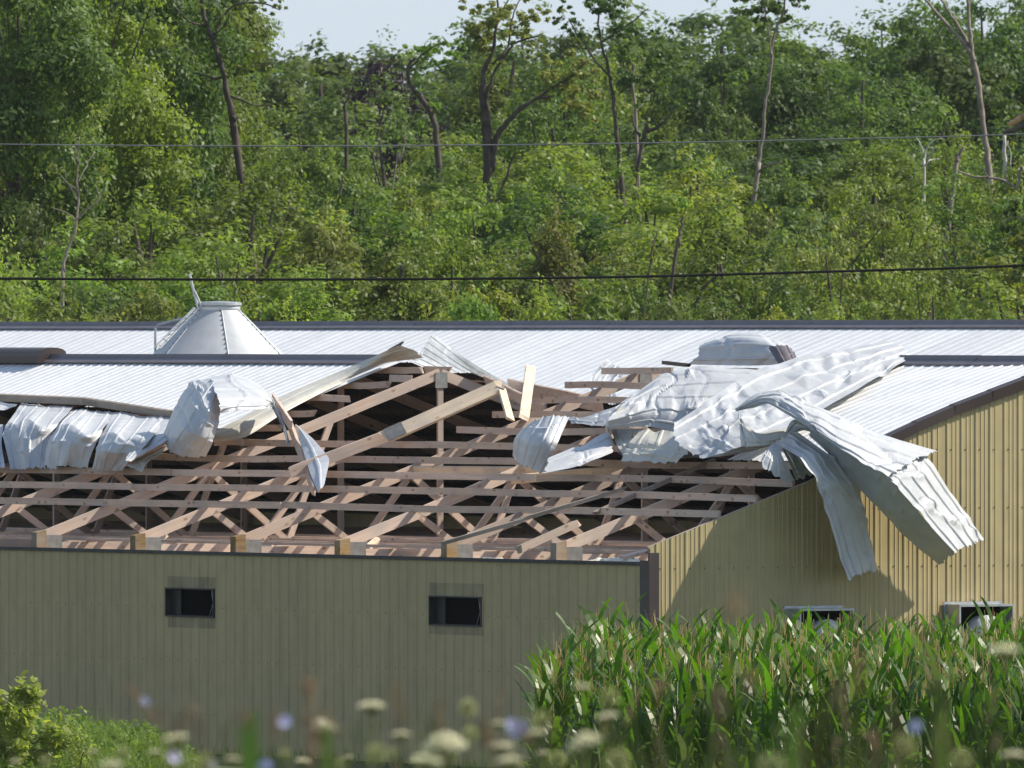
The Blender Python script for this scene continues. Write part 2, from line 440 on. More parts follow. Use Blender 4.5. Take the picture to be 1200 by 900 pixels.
def wall_panel(name, axis, a0, width, zb, ztop, pitch, parent, holes=(), stains=(), minor=False, phase=0.5):
    """axis 'y': front wall (plane local x=0, facing -x); axis 'x': gable wall (plane local y=0, facing -y)"""
    pr = profile(width, pitch, minor=minor, phase=phase)
    xs = sorted(set([p[0] for p in pr] + [min(max(h[i] - a0, 0), width) for h in list(holes) + list(stains) for i in (0, 1)]))
    def hgt(x): return float(np.interp(x, [p[0] for p in pr], [p[1] for p in pr]))
    mb = MB()
    for i in range(len(xs) - 1):
        x0, x1 = xs[i], xs[i + 1]
        if x1 - x0 < 1e-5: continue
        xm = a0 + (x0 + x1) / 2
        zs = {zb, ztop(a0 + x0)}
        act = [h for h in holes if h[0] < xm < h[1]]; st = [h for h in stains if h[0] < xm < h[1]]
        cuts = sorted(set([z for h in act + st for z in (h[2], h[3])]))
        lv = [zb] + cuts + [None]
        for j in range(len(lv) - 1):
            z0a = z0b = lv[j]
            z1a, z1b = (lv[j + 1],) * 2 if lv[j + 1] is not None else (ztop(a0 + x0), ztop(a0 + x1))
            zm = (z0a + min(z1a, z1b)) / 2
            if any(h[2] < zm < h[3] for h in act): continue
            m = 1 if any(h[2] < zm < h[3] for h in st) else 0
            if axis == 'y': q = [(-hgt(x0), a0 + x0, z0a), (-hgt(x0), a0 + x0, z1a), (-hgt(x1), a0 + x1, z1b), (-hgt(x1), a0 + x1, z0b)]
            else: q = [(a0 + x0, -hgt(x0), z0a), (a0 + x1, -hgt(x1), z0b), (a0 + x1, -hgt(x1), z1b), (a0 + x0, -hgt(x0), z1a)]
            mb.quad(*q, m=m)
    return mb.build(name, [M_TAN, M_STAIN], parent)

# ------------------------------------------------------------------ the damaged barn
barn = empty('livestock_barn', (CX, CY, 0), TH, 'tan steel barn with its white roof half torn off, corn by its end wall', 'barn')
LEN, WID = 40.0, 2 * HALF
def yl(px, x=0.0):     # local y on plane local x that is seen at column px
    d = (px - 600) / F
    return (CX + VX * x - d * (CY + VY * x)) / (-UX + d * UY)
def zf(px, py): return K(px, py, 0.0).z

inlets = []
for (a, b, t, bt) in ((196, 251, 690, 720.5), (505, 564.5, 699.5, 731)):
    y0, y1 = yl(b), yl(a)
    inlets.append((y0, y1, zf(a, bt), zf(a, t)))
stains = []
for (a, b, t, bt) in ((196.5, 254, 675, 735), (503, 567, 682.5, 743)):
    stains.append((yl(b), yl(a), zf(a, bt), zf(a, t)))
stains = [(s[0], s[1], s[2], s[3]) for s in stains]
n = int(LEN / PW) + 1
plain = None
for i in range(n):
    a0 = i * PW
    hs = [h for h in inlets if h[0] < a0 + PW and h[1] > a0]; ss = [h for h in stains if h[0] < a0 + PW and h[1] > a0]
    if hs or ss or plain is None:
        o = wall_panel('wall_panel', 'y', a0, PW, -1.2, lambda y: EAVE - 0.03, 0.2286, barn, hs, ss)
        if not hs and not ss: plain = (o, a0)
    else:
        o = plain[0].copy(); COL.objects.link(o); o.parent = barn; o.location = (0, a0 - plain[1], 0)
# inlet boxes behind the openings
for (y0, y1, z0, z1) in inlets:
    mb = MB(); t = 0.02
    for q in ((y0 - t, y1 + t, z0 - t, z0), (y0 - t, y1 + t, z1, z1 + t), (y0 - t, y0, z0, z1), (y1, y1 + t, z0, z1)):
        mb.box(-0.027, 0.25, q[0], q[1], q[2], q[3])
    fr = mb.build('inlet_frame', M_EDGE, barn)
    mb = MB(); mb.box(0.14, 0.16, y0, y1, z0, z1)
    mb.build('inlet_shade_plate', M_BLACK, fr)  # black plate stands in for the shade behind the opening
    mb = MB(); mb.box(0.08, 0.10, y1 - 0.22, y1 - 0.003, z0 + 0.003, z1 - 0.003); mb.build('damper', M_UNDER, fr)
    mb = MB(); mb.tube([(0.05, y0 + 0.15, z1), (0.06, y0 + 0.13, (z0 + z1) / 2), (0.05, y0 + 0.2, z0)], 0.004, 4); mb.build('wire', M_GALV, fr)
# gable wall
NG = int(math.ceil(WID / PW))
for i in range(NG):
    a0 = i * PW; w = min(PW, WID - a0)
    wall_panel('wall_panel', 'x', a0, w, -1.2, lambda x: zroof(x) + warp(x) - 0.04, 0.2286, barn, minor=True, phase=0.42)
mb = MB()
for zr in np.arange(-0.5, 5.2, 0.76):
    for i in range(int(WID / 0.2286)):
        x = (i + 0.42) * 0.2286 + 0.06
        if zr < zroof(x) - 0.1: 
            mb.box(x - 0.006, x + 0.006, -0.010, 0.0, zr - 0.006, zr + 0.006)
for zr in np.arange(-0.3, 2.6, 0.72):
    for i in range(int(LEN / 0.2286)):
        yy = (i + 0.5) * 0.2286 + 0.06
        if not any(q[0] - .1 < yy < q[1] + .1 and q[2] - .05 < zr < q[3] + .05 for q in inlets): mb.box(-0.011, 0.0, yy - 0.0035, yy + 0.0035, zr - 0.0035, zr + 0.0035)
tag(mb.build('screws', M_TRIM, barn), kind='stuff')
# wall core behind the steel: girts and liner keep light out
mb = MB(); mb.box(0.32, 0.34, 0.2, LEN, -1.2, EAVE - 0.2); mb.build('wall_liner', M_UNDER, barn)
mb = MB(); mb.box(WID - 0.05, WID, 0, LEN, -1.2, ROOF0 - 0.02); mb.build('rear_wall', M_TAN, barn)
mb = MB()
pts = [(0.1, ROOF0 - 0.1), (HALF, zroof(HALF) - 0.1), (WID - 0.1, ROOF0 - 0.1), (WID - 0.1, -1.2), (0.1, -1.2)]
for (yy, nm) in ((LEN, 'end_wall'),):
    mb = MB(); n0 = 0
    mb.v = [(x, yy, z) for (x, z) in pts]; mb.f = [(0, 1, 2, 3, 4)]; mb.m = [0]; mb.build(nm, M_TAN, barn)
# framing of the gable: sloping nailer and studs
# top strips
mb = MB(); mb.box(-0.035, 0.02, 0.02, LEN, EAVE - 0.065, EAVE - 0.02); mb.build('eave_strip', M_EDGE, barn)
mb = MB(); mb.box(0.022, 0.16, 0.10, LEN, EAVE - 0.10, EAVE - 0.025); mb.build('top_plate', M_WOODG, barn)
# corner trim: two flanges
mb = MB(); mb.box(-0.036, 0.0, 0.0, 0.19, -1.2, EAVE - 0.0); mb.box(-0.036, 0.115, -0.036, 0.0, -1.2, EAVE + 0.10)
mb.build('corner_trim', M_TRIM, barn)
# ceiling liner with insulation
mb = MB()
for i in range(24):
    for j in range(60):
        pass
nxn, nyn = 28, 80
for j in range(nyn + 1):
    for i in range(nxn + 1):
        x = 0.2 + (WID - 0.4) * i / nxn; y = 0.1 + (LEN - 0.2) * j / nyn
        mb.v.append((x, y, EAVE - 0.13 + rnd.uniform(0, 0.06)))
for j in range(nyn):
    for i in range(nxn):
        a = j * (nxn + 1) + i; mb.f.append((a, a + 1, a + nxn + 2, a + nxn + 1)); mb.m.append(0)
mb.build('ceiling', M_CEIL, barn)

# trusses
TR = [2.355, 5.0, 7.64, 10.28, 12.88, 15.5, 18.12, 20.74, 23.36, 25.98, 28.6, 31.2, 33.8, 36.4]
CH, TK, WB = 0.145, 0.038, 0.09
def tc_z(x): return zroof(x) - 0.095 - CH / 2      # centre line of the top chord
nodes = [(1.35, 't'), (2.05, 'b'), (2.9, 't'), (4.2, 'b'), (4.9, 't')]
BZ = EAVE - 0.02
def truss(y, front_right=HALF, webs=True, skip=()):
    t = empty  # (keeps the builder readable)
    bc = board('roof_truss', (0.12, y, BZ + 0.0), (WID - 0.12, y, BZ), TK, CH, M_WOOD, barn)
    inv = FRAME[bc.name].inverted()
    def sub(name, p0, p1, h, mat=M_WOOD, dy=0.0):
        q0 = inv @ Vector((p0[0], y + dy, p0[1])); q1 = inv @ Vector((p1[0], y + dy, p1[1]))
        return board(name, q0, q1, TK, h, mat, bc, side=(0, 1, 0))
    xr = front_right
    sub('top_chord', (0.185, tc_z(0.185) + 0.01), (xr - 0.01, tc_z(xr)), CH)
    if xr >= HALF: sub('top_chord', (HALF + 0.01, tc_z(HALF)), (WID, tc_z(0) + 0.01), CH)
    seq = [(n_[0], tc_z(n_[0]) - 0.04 if n_[1] == 't' else BZ + 0.04) for n_ in nodes]
    k = 0
    for side in (0, 1):
        for i in range(len(seq) - 1):
            k += 1
            a, b = seq[i], seq[i + 1]
            if side: a, b = (WID - a[0], a[1]), (WID - b[0], b[1])
            if side or k in skip or (max(a[0], b[0]) > xr and xr < HALF and not side): continue
            sub('web', a, b, WB, dy=0.002 * (i % 2))
    if xr >= HALF:
        sub('king_post', (HALF, BZ), (HALF, tc_z(HALF) - 0.02), WB, dy=0.006)
    # heel and peak plates
    def plate(cx, cz, w, h):
        m_ = MB(); q = inv @ Vector((cx, y, cz)); m_.box(q.x - w / 2, q.x + w / 2, -TK / 2 - 0.014, -TK / 2 - 0.006, q.z - h / 2, q.z + h / 2)
        m_.build('gusset_plate', M_PLATE, bc)
    plate(0.345, EAVE + 0.05, 0.27, 0.19)
    if xr >= HALF: plate(HALF, tc_z(HALF) - 0.09, 0.2, 0.22)
    for (x, kd) in nodes[1::2]: plate(x, BZ + 0.03, 0.22, 0.13)
    return bc
for i, y in enumerate(TR):
    fr = HALF
    if i == 4: fr = 3.55        # snapped chord
    if i == 3: fr = 6.73
    truss(y, fr, skip=((2,) if i == 1 else ()))
# posts standing between the wall steel and the trusses
pm = None
for y in TR:
    mb = MB(); mb.box(0.02, 0.18, -0.13, 0.01, EAVE - 0.5, EAVE + 0.215)
    mb.v = [(v[0], v[1], v[2] - (0.03 if (v[2] > 0 and v[0] < 0.1) else 0)) for v in mb.v]
    if pm is None: pm = mb.mesh('post', M_POST)
    o = add_mesh('post', pm, barn, (0, y + 0.02, rnd.uniform(-0.015, 0.015)))
# ceiling strapping (small boards lying across the bottom chords)
for x in (0.9, 1.9, 3.1, 4.3, 5.6):
    board('ceiling_brace', (x, 0.15, BZ + 0.10), (x, 33, BZ + 0.10), 0.09, 0.038, M_WOOD, barn, side=(1, 0, 0))
# end-wall framing seen inside the gable
for x in (1.2, 2.4, 3.6, 4.8):
    board('gable_stud', (x, 0.075, -1.0), (x, 0.075, zroof(x) + warp(x) - 0.16), 0.04, 0.13, M_WOODG, barn, side=(1, 0, 0))
xs_ = [0.0, 1.2, 2.5, 3.9, 4.8, 5.9, 6.73]
for a, b in zip(xs_[:-1], xs_[1:]):
    board('rake_nailer', (a, 0.045, zroof(a) + warp(a) - 0.09), (b, 0.045, zroof(b) + warp(b) - 0.09), 0.04, 0.09, M_WOODG, barn)
# purlins, each with the length that is left of it
PX = [6.54 - 0.59 * i for i in range(10)]
segs = {9: [(-300, 330), (330, 640), (640, 843)], 8: [(-300, 155), (155, 660), (640, 887)], 7: [(-300, 200), (200, 630), (630, 930)],
        6: [(178, 360), (350, 690), (690, 945)], 5: [(252, 285), (285, 505), (500, 900)],
        4: [(258, 329), (533, 720), (720, 960)], 3: [(300, 370), (575, 760), (760, 930)], 2: [(345, 410), (618, 740), (740, 960)],
        1: [(390, 455), (660, 745), (745, 930)], 0: [(432, 495), (703, 785), (850, 1010)]}
for i, sg in segs.items():
    x = PX[i]
    for j, (a, b) in enumerate(sg):
        y0, y1 = yl(b, x), yl(a, x)
        y0 = max(y0, 0.06)
        zc = zroof(x) - 0.047
        if y0 < 3: zc += 0
        end_up = warp(x) if y0 < 0.5 else 0.0
        off = 0.042 * (j % 2)
        board('purlin', (x + off, y0, zc + end_up * 0.9), (x + off, y1, zc + rnd.uniform(-0.006, 0.006)), 0.04, 0.092,
              M_WOOD if i > 6 or j else M_WOOD, barn, side=(1, 0, 0), bow=rnd.uniform(-0.02, 0.02), rough_end=(j == 0 and i < 5))
# purlins over the part of the roof that still stands, and over the rear slope
for i in range(12):
    x = 6.54 - 0.59 * i
    if i > 10: break
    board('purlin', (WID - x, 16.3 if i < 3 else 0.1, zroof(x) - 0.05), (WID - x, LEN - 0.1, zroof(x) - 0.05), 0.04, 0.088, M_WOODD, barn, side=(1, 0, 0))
for i in range(3):
    board('purlin', (PX[i], 18.0, zroof(PX[i]) - 0.05), (PX[i], LEN - 0.1, zroof(PX[i]) - 0.05), 0.04, 0.088, M_WOODG, barn, side=(1, 0, 0))
# short purlin stubs past the snapped peak
for (px0, px1, py, k) in ((496, 527, 433, 6.9), (540, 567, 443, 7.5), (455, 482, 443, 6.3)):
    a, b = w2loc(K(px0, py, k)), w2loc(K(px1, py + 1, k))
    board('purlin', a, b, 0.04, 0.10, M_WOOD, barn, side=(1, 0, 0), rough_end=True)

# roof panels: local matrix on the slope
sl = math.atan(PITCH); cs, sn = math.cos(sl), math.sin(sl)
def slope_matrix(xtop, ytop, ztop, back=False):
    # panel X = along the building, panel Y = down the slope, panel Z = up
    if not back:
        X = Vector((0, 1, 0)); Y = Vector((-cs, 0, -sn)); Z = X.cross(Y)
    else:
        X = Vector((0, -1, 0)); Y = Vector((cs, 0, -sn)); Z = X.cross(Y)
    M = Matrix((X, Y, Z)).transposed().to_4x4(); M.translation = (xtop, ytop, ztop)
    return M
cache = {}
def place_roof(parent, x_top, x_bot, y_hi, pitch, mats, z_top, back=False, wav=0.004, seed=0):
    L_ = abs(x_top - x_bot) / cs
    y_hi = y_hi + PW if back else y_hi - PW
    key = (round(L_, 2), pitch, seed % 4, mats[1].name)
    if key not in cache: cache[key] = roof_panel_mesh(L_, pitch, mats, wav=wav, seed=seed)
    o = bpy.data.objects.new('roof_panel', cache[key]); link(o, parent)
    o.matrix_local = slope_matrix(x_top, y_hi, z_top, back)
    return o
EB = sorted([(w2loc(R(a, b)).y, w2loc(R(a, b)).x) for (a, b) in ((258, 503), (205, 484), (100, 473), (0, 465))])
y = w2loc(R(474, 428)).y + 0.28; k = 0; YB = y
while y < LEN:
    xb = float(np.interp(y, [e_[0] for e_ in EB], [e_[1] for e_ in EB]))
    xb = round(xb * 5) / 5
    place_roof(barn, HALF - 0.02, xb, y + PW, 0.2286, [M_ROOF, M_CREAM], zroof(HALF) + 0.0, seed=k); y += PW; k += 1
# rear slope of the whole barn
y = 4.4; k = 0
while y < LEN - 0.5:
    cut = (0.45 if 4.2 < y < 16.0 else 0.02) + (1.2 if 9.4 < y < 14.9 else 0)
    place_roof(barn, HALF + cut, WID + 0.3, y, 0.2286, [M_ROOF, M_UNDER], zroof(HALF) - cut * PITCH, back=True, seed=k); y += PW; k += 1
y = 0.0
for k in range(5):
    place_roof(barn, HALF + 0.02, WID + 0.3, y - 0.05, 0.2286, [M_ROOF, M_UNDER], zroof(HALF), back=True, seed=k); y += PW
# warped panels still on the front slope beside the gable
def warped_panel(y0, x_top, x_bot):
    pr = profile(PW + 0.004, 0.2286); mb = MB(); n = 14
    for lay in (0, 1):
        n0 = len(mb.v)
        for j in range(n + 1):
            x = x_top + (x_bot - x_top) * j / n
            fade = 1.0
            for (o_, h_) in pr:
                yy = y0 + o_ - 0.06
                fd = max(0.35, 1 - yy / 7.0)
                mb.v.append((x, yy, zroof(x) + warp(x) * fd + 0.004 + h_ - 0.003 * lay + 0.006 * math.sin(x * 5 + yy * 1.5)))
        kk = len(pr)
        for j in range(n):
            for i in range(kk - 1):
                a = n0 + j * kk + i; q = (a, a + kk, a + kk + 1, a + 1)
                mb.f.append(tuple(reversed(q)) if not lay else q); mb.m.append(lay)
    mb.build('roof_panel', [M_ROOF, M_CREAM], barn)
for i in range(5): warped_panel(i * PW, HALF, 3.0 if i < 3 else 4.4)
# ridge cap pieces and the dark ridge vent
def cap_piece(y0, y1, dz=0.0, parent=barn, xr=HALF, z=zroof(HALF), mat=M_CAP, w=0.17):
    mb = MB()
    prof = [(-w, -w * PITCH + 0.026), (-w, -w * PITCH + 0.045), (-0.05, 0.055), (-0.03, 0.105), (0.03, 0.105), (0.05, 0.055), (w, -w * PITCH + 0.045), (w, -w * PITCH + 0.026)]
    for yy in (y0, y1):
        for (a, b) in prof: mb.v.append((xr + a, yy, z + b + dz))
    k_ = len(prof)
    for i in range(k_): mb.f.append((i, (i + 1) % k_, k_ + (i + 1) % k_, k_ + i)); mb.m.append(0)
    mb.f.append(tuple(reversed(range(k_)))); mb.f.append(tuple(range(k_, 2 * k_))); mb.m += [0, 0]
    return mb.build('ridge_cap', mat, parent)
y = YB + .5; i = 0
while y < LEN: cap_piece(y, min(LEN, y + 3.04), 0.002 * (i % 2)); y += 3.05; i += 1
cap_piece(-0.08, 2.2); cap_piece(2.21, 4.15, 0.004)
yv0, yv1 = yl(62, HALF), yl(-60, HALF)
mb = MB(); pts = []
for t in range(9):
    a = math.pi * t / 8; pts.append((HALF + 0.24 * math.cos(a), zroof(HALF) + 0.07 + 0.13 * math.sin(a) ** 0.6))
pts += [(HALF - 0.24, zroof(HALF) - 0.03), (HALF + 0.24, zroof(HALF) - 0.03)]
for yy in (yv0, yv1):
    for (a, b) in pts: mb.v.append((a, yy, b))
k_ = len(pts)
for i in range(k_): mb.f.append((i, (i + 1) % k_, k_ + (i + 1) % k_, k_ + i)); mb.m.append(0)
mb.f.append(tuple(reversed(range(k_)))); mb.f.append(tuple(range(k_, 2 * k_))); mb.m += [0, 0]
mb.build('ridge_vent', M_TRIM, barn)
# rake trim, kinked
rk = [3.55, 4.15, 4.75, 5.35, 5.9, 6.73]
for a, b in zip(rk[:-1], rk[1:]):
    za, zb_ = zroof(a) + warp(a), zroof(b) + warp(b)
    mb = MB(); jit = rnd.uniform(-0.012, 0.012)
    for (x, z) in ((a, za), (b + 0.02, zb_)):
        mb.v += [(x, -0.03, z - 0.10 + jit), (x, -0.06, z - 0.10 + jit), (x, -0.075 + jit, z + 0.035), (x, 0.08, z + 0.045), (x, 0.08, z + 0.03), (x, -0.05, z + 0.02)]
    for i in range(6): mb.f.append((i, (i + 1) % 6, 6 + (i + 1) % 6, 6 + i)); mb.m.append(0)
    mb.f.append((5, 4, 3, 2, 1, 0)); mb.f.append((6, 7, 8, 9, 10, 11)); mb.m += [0, 0]
    mb.build('rake_trim', M_TRIM, barn)
# fan hoods in the gable wall
def hood(px0, px1, pyt, pyb, seed):
    a = w2loc(G(px0, pyt)); b = w2loc(G(px1, pyb))
    x0, x1, z1 = a.x, b.x, a.z; z0 = z1 - 0.62
    mb = MB(); mb.box(x0, x1, -0.34, -0.03, z1 - 0.03, z1); mb.box(x0, x0 + 0.025, -0.34, -0.03, z0, z1 - 0.031); mb.box(x1 - 0.025, x1, -0.34, -0.03, z0, z1 - 0.031)
    mb.box(x0 - 0.03, x1 + 0.03, -0.03, -0.02, z0 - 0.02, z1 + 0.03)
    hd = mb.build('fan_hood', M_GALV, barn)
    mb = MB(); mb.box(x0 + 0.026, x1 - 0.026, -0.05, -0.035, z0, z1 - 0.032); mb.build('hood_shade_plate', M_BLACK, hd)  # black plate paints the shade inside the hood opening
    cx, cz = (x0 + x1) / 2 + 0.05, z1 - 0.36
    mb = MB(); k = 18; prev = None; rings = []
    for (r_, d_) in ((0.20, -0.06), (0.22, -0.31), (0.15, -0.35), (0.04, -0.36)):
        rings.append([(cx + r_ * math.cos(2 * math.pi * t / k), d_, cz + r_ * math.sin(2 * math.pi * t / k)) for t in range(k)])
    for rr in rings: mb.v += rr
    for i in range(3):
        for t in range(k): mb.f.append((i * k + t, i * k + (t + 1) % k, (i + 1) * k + (t + 1) % k, (i + 1) * k + t)); mb.m.append(0)
    mb.f.append(tuple(3 * k + t for t in range(k))); mb.m.append(0)
    mb.build('fan_cone', M_SHEET, hd, smooth=True)
hood(920, 984, 713, 730, 1); hood(1107, 1171, 708, 722, 2)

# ------------------------------------------------------------------ far barn
far = empty('far_barn', (CX, CY, 0), TH, 'intact white ribbed roof with dark ridge cap at the foot of the woods', 'barn')
FX, FZ = 30.7, 5.72
def fz(x): return FZ - PITCH * abs(x - FX)
y = 20.0; k = 0
while y < 96:
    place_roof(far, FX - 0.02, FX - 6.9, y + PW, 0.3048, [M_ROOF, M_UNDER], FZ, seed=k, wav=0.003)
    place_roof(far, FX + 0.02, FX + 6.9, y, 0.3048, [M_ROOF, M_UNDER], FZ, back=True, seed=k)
    y += PW; k += 1
y = 20.0; i = 0
while y < 96: cap_piece(y, y + 3.04, 0.003 * (i % 2), far, FX, FZ); y += 3.05; i += 1
mb = MB(); mb.box(FX - 6.7, FX - 6.6, 20.2, 96, -0.5, FZ - 6.7 * PITCH); mb.build('wall', M_TAN, far)
mb = MB(); mb.box(FX + 6.6, FX + 6.7, 20.2, 96, -0.5, FZ - 6.7 * PITCH); mb.build('wall', M_TAN, far)
for yy in (20.15, 96.0):
    mb = MB(); mb.v = [(FX - 6.6, yy, -0.5), (FX + 6.6, yy, -0.5), (FX + 6.6, yy, FZ - 6.6 * PITCH - 0.03), (FX, yy, FZ - 0.03), (FX - 6.6, yy, FZ - 6.6 * PITCH - 0.03)]
    mb.f = [(0, 1, 2, 3, 4)]; mb.m = [0]; mb.build('gable_wall', M_TAN, far)

# ------------------------------------------------------------------ feed bin
BX, BY = 17.5, yl(256, 17.5)
bw = loc2w(BX, BY, 0); binr = empty('feed_bin', (bw.x, bw.y, 0), 0, 'round galvanized feed bin with a cone roof between the two barns', 'feed bin')
def bz(py): return P(0, py, bw.y).z
sc_ = bw.y / F
zt, rt = bz(362), 24 * sc_; zb0 = bz(417); rb = 79 * sc_
slope = (rb - rt) / (zt - zb0); R2 = 1.38; zE = zt - (R2 - rt) / slope
NS = 6
for s_ in range(NS):        # cone roof sheets with rolled seams
    a0, a1 = 2 * math.pi * s_ / NS - 1.40, 2 * math.pi * (s_ + 1) / NS - 1.40
    mb = MB(); n = 8
    for j, (r_, z_) in enumerate(((rt, zt), ((rt + R2) / 2, (zt + zE) / 2), (R2 + 0.03, zE - 0.02))):
        for i in range(n + 1):
            a = a0 + (a1 - a0) * i / n; mb.v.append((r_ * math.cos(a), r_ * math.sin(a), z_))
    for j in range(2):
        for i in range(n): a = j * (n + 1) + i; mb.f.append((a, a + n + 1, a + n + 2, a + 1)); mb.m.append(0)
    cp = mb.build('cone_sheet', M_BIN, binr, smooth=True)
    mb = MB(); c, s2 = math.cos(a0), math.sin(a0)
    mb.tube([(rt * c, rt * s2, zt + 0.008), ((R2) * c, R2 * s2, zE + 0.008)], 0.010, 4); mb.build('seam', M_BIN, cp)
    mb = MB()
    for q in range(14):
        t = (q + 0.5) / 14; r_ = rt + (R2 - rt) * t; z_ = zt + (zE - zt) * t
        a = a0 - 0.022 / r_ * 1.3
        mb.tube([(r_ * math.cos(a), r_ * math.sin(a), z_), (r_ * math.cos(a) , r_ * math.sin(a), z_ + 0.022)], 0.009, 5)
    mb.build('bolts', M_TRIM, cp); bpy.data.objects[-1] if False else None
def lathe(name, prof, mat, parent, k=40, smooth=True):
    mb = MB()
    for (r_, z_) in prof: mb.v += [(r_ * math.cos(2 * math.pi * t / k), r_ * math.sin(2 * math.pi * t / k), z_) for t in range(k)]
    for i in range(len(prof) - 1):
        for t in range(k): mb.f.append((i * k + t, i * k + (t + 1) % k, (i + 1) * k + (t + 1) % k, (i + 1) * k + t)); mb.m.append(0)
    mb.f.append(tuple(reversed(range(k)))); mb.f.append(tuple((len(prof) - 1) * k + t for t in range(k))); mb.m += [0, 0]
    return mb.build(name, mat, parent, smooth)
lathe('lid_collar', [(rt + 0.02, zt - 0.03), (rt + 0.02, zt + 0.05)], M_BIN, binr)
lathe('lid', [(rt + 0.035, zt + 0.052), (rt + 0.045, zt + 0.06), (rt + 0.045, zt + 0.095), (rt + 0.02, zt + 0.11), (0.05, zt + 0.125)], M_GALV, binr, smooth=False)
body = lathe('bin_body', [(R2, zE - 0.02), (R2, 2.2)], M_BIN, binr)
lathe('hopper', [(R2, 2.199), (0.25, 1.0)], M_BIN, binr)
for q in range(8):
    a = 2 * math.pi * q / 8; mb = MB(); mb.box(-0.04, 0.04, -0.04, 0.04, -0.3, 4.0)
    o = mb.build('leg', M_GALV, binr); o.location = ((R2 + 0.05) * math.cos(a), (R2 + 0.05) * math.sin(a), 0)
def bp(px, py, dy=0.0): p = P(px, py, bw.y + dy); return (p.x - bw.x, p.y - bw.y, p.z)
mb = MB(); mb.tube([bp(232, 360, -0.2), bp(226, 338, -0.2), bp(222, 321, -0.2)], 0.024, 6); mb.tube([bp(236, 359, -0.25), bp(228, 341, -0.25)], 0.018, 6)
mb.build('lid_lever', M_GALV, binr)
mb = MB(); mb.tube([bp(228, 361, -0.4), bp(205, 384, -0.7), bp(183, 406, -1.2)], 0.026, 6); mb.tube([bp(231, 363, -0.3), bp(208, 386, -0.6), bp(187, 408, -1.1)], 0.018, 6)
for t in np.linspace(0.1, 0.95, 7):
    a = Vector(bp(228, 361, -0.4)).lerp(Vector(bp(183, 406, -1.2)), t); b = Vector(bp(231, 363, -0.3)).lerp(Vector(bp(187, 408, -1.1)), t)
    mb.tube([a, b], 0.01, 4)
mb.build('ladder', M_GALV, binr)
mb = MB(); mb.tube([bp(222, 372, 0), bp(205, 375, 0.1), bp(186, 380, 0.2), bp(182, 384, 0.2), bp(182, 410, 0.2), bp(183, 425, 0.2)], 0.02, 6); mb.build('hand_rail', M_GALV, binr)
mb = MB(); mb.tube([bp(278, 359, 0), bp(282, 359, 0)], 0.03, 6); mb.build('lid_latch', M_GALV, binr)

# ------------------------------------------------------------------ torn roof sheets
def catmull(P_, n):
    P_ = np.array(P_, float); k = len(P_); out = []
    if k == 2: return np.array([P_[0] + (P_[1] - P_[0]) * t for t in np.linspace(0, 1, n)])
    ext = np.vstack([2 * P_[0] - P_[1], P_, 2 * P_[-1] - P_[-2]])
    for u in np.linspace(0, k - 1 - 1e-9, n):
        i = int(u); t = u - i; a, b, c, d = ext[i], ext[i + 1], ext[i + 2], ext[i + 3]
        out.append(0.5 * ((2 * b) + (c - a) * t + (2 * a - 5 * b + 4 * c - d) * t * t + (3 * b - a - 3 * c + d) * t ** 3))
    return np.array(out)
def vnoise(P_, seed, f):
    r = np.random.RandomState(seed); s = np.zeros(len(P_))
    for _ in range(5):
        d = r.normal(size=3); d /= np.linalg.norm(d); s += np.sin(P_ @ d * f * r.uniform(0.6, 1.6) + r.uniform(0, 6.28))
    return s / 3.0
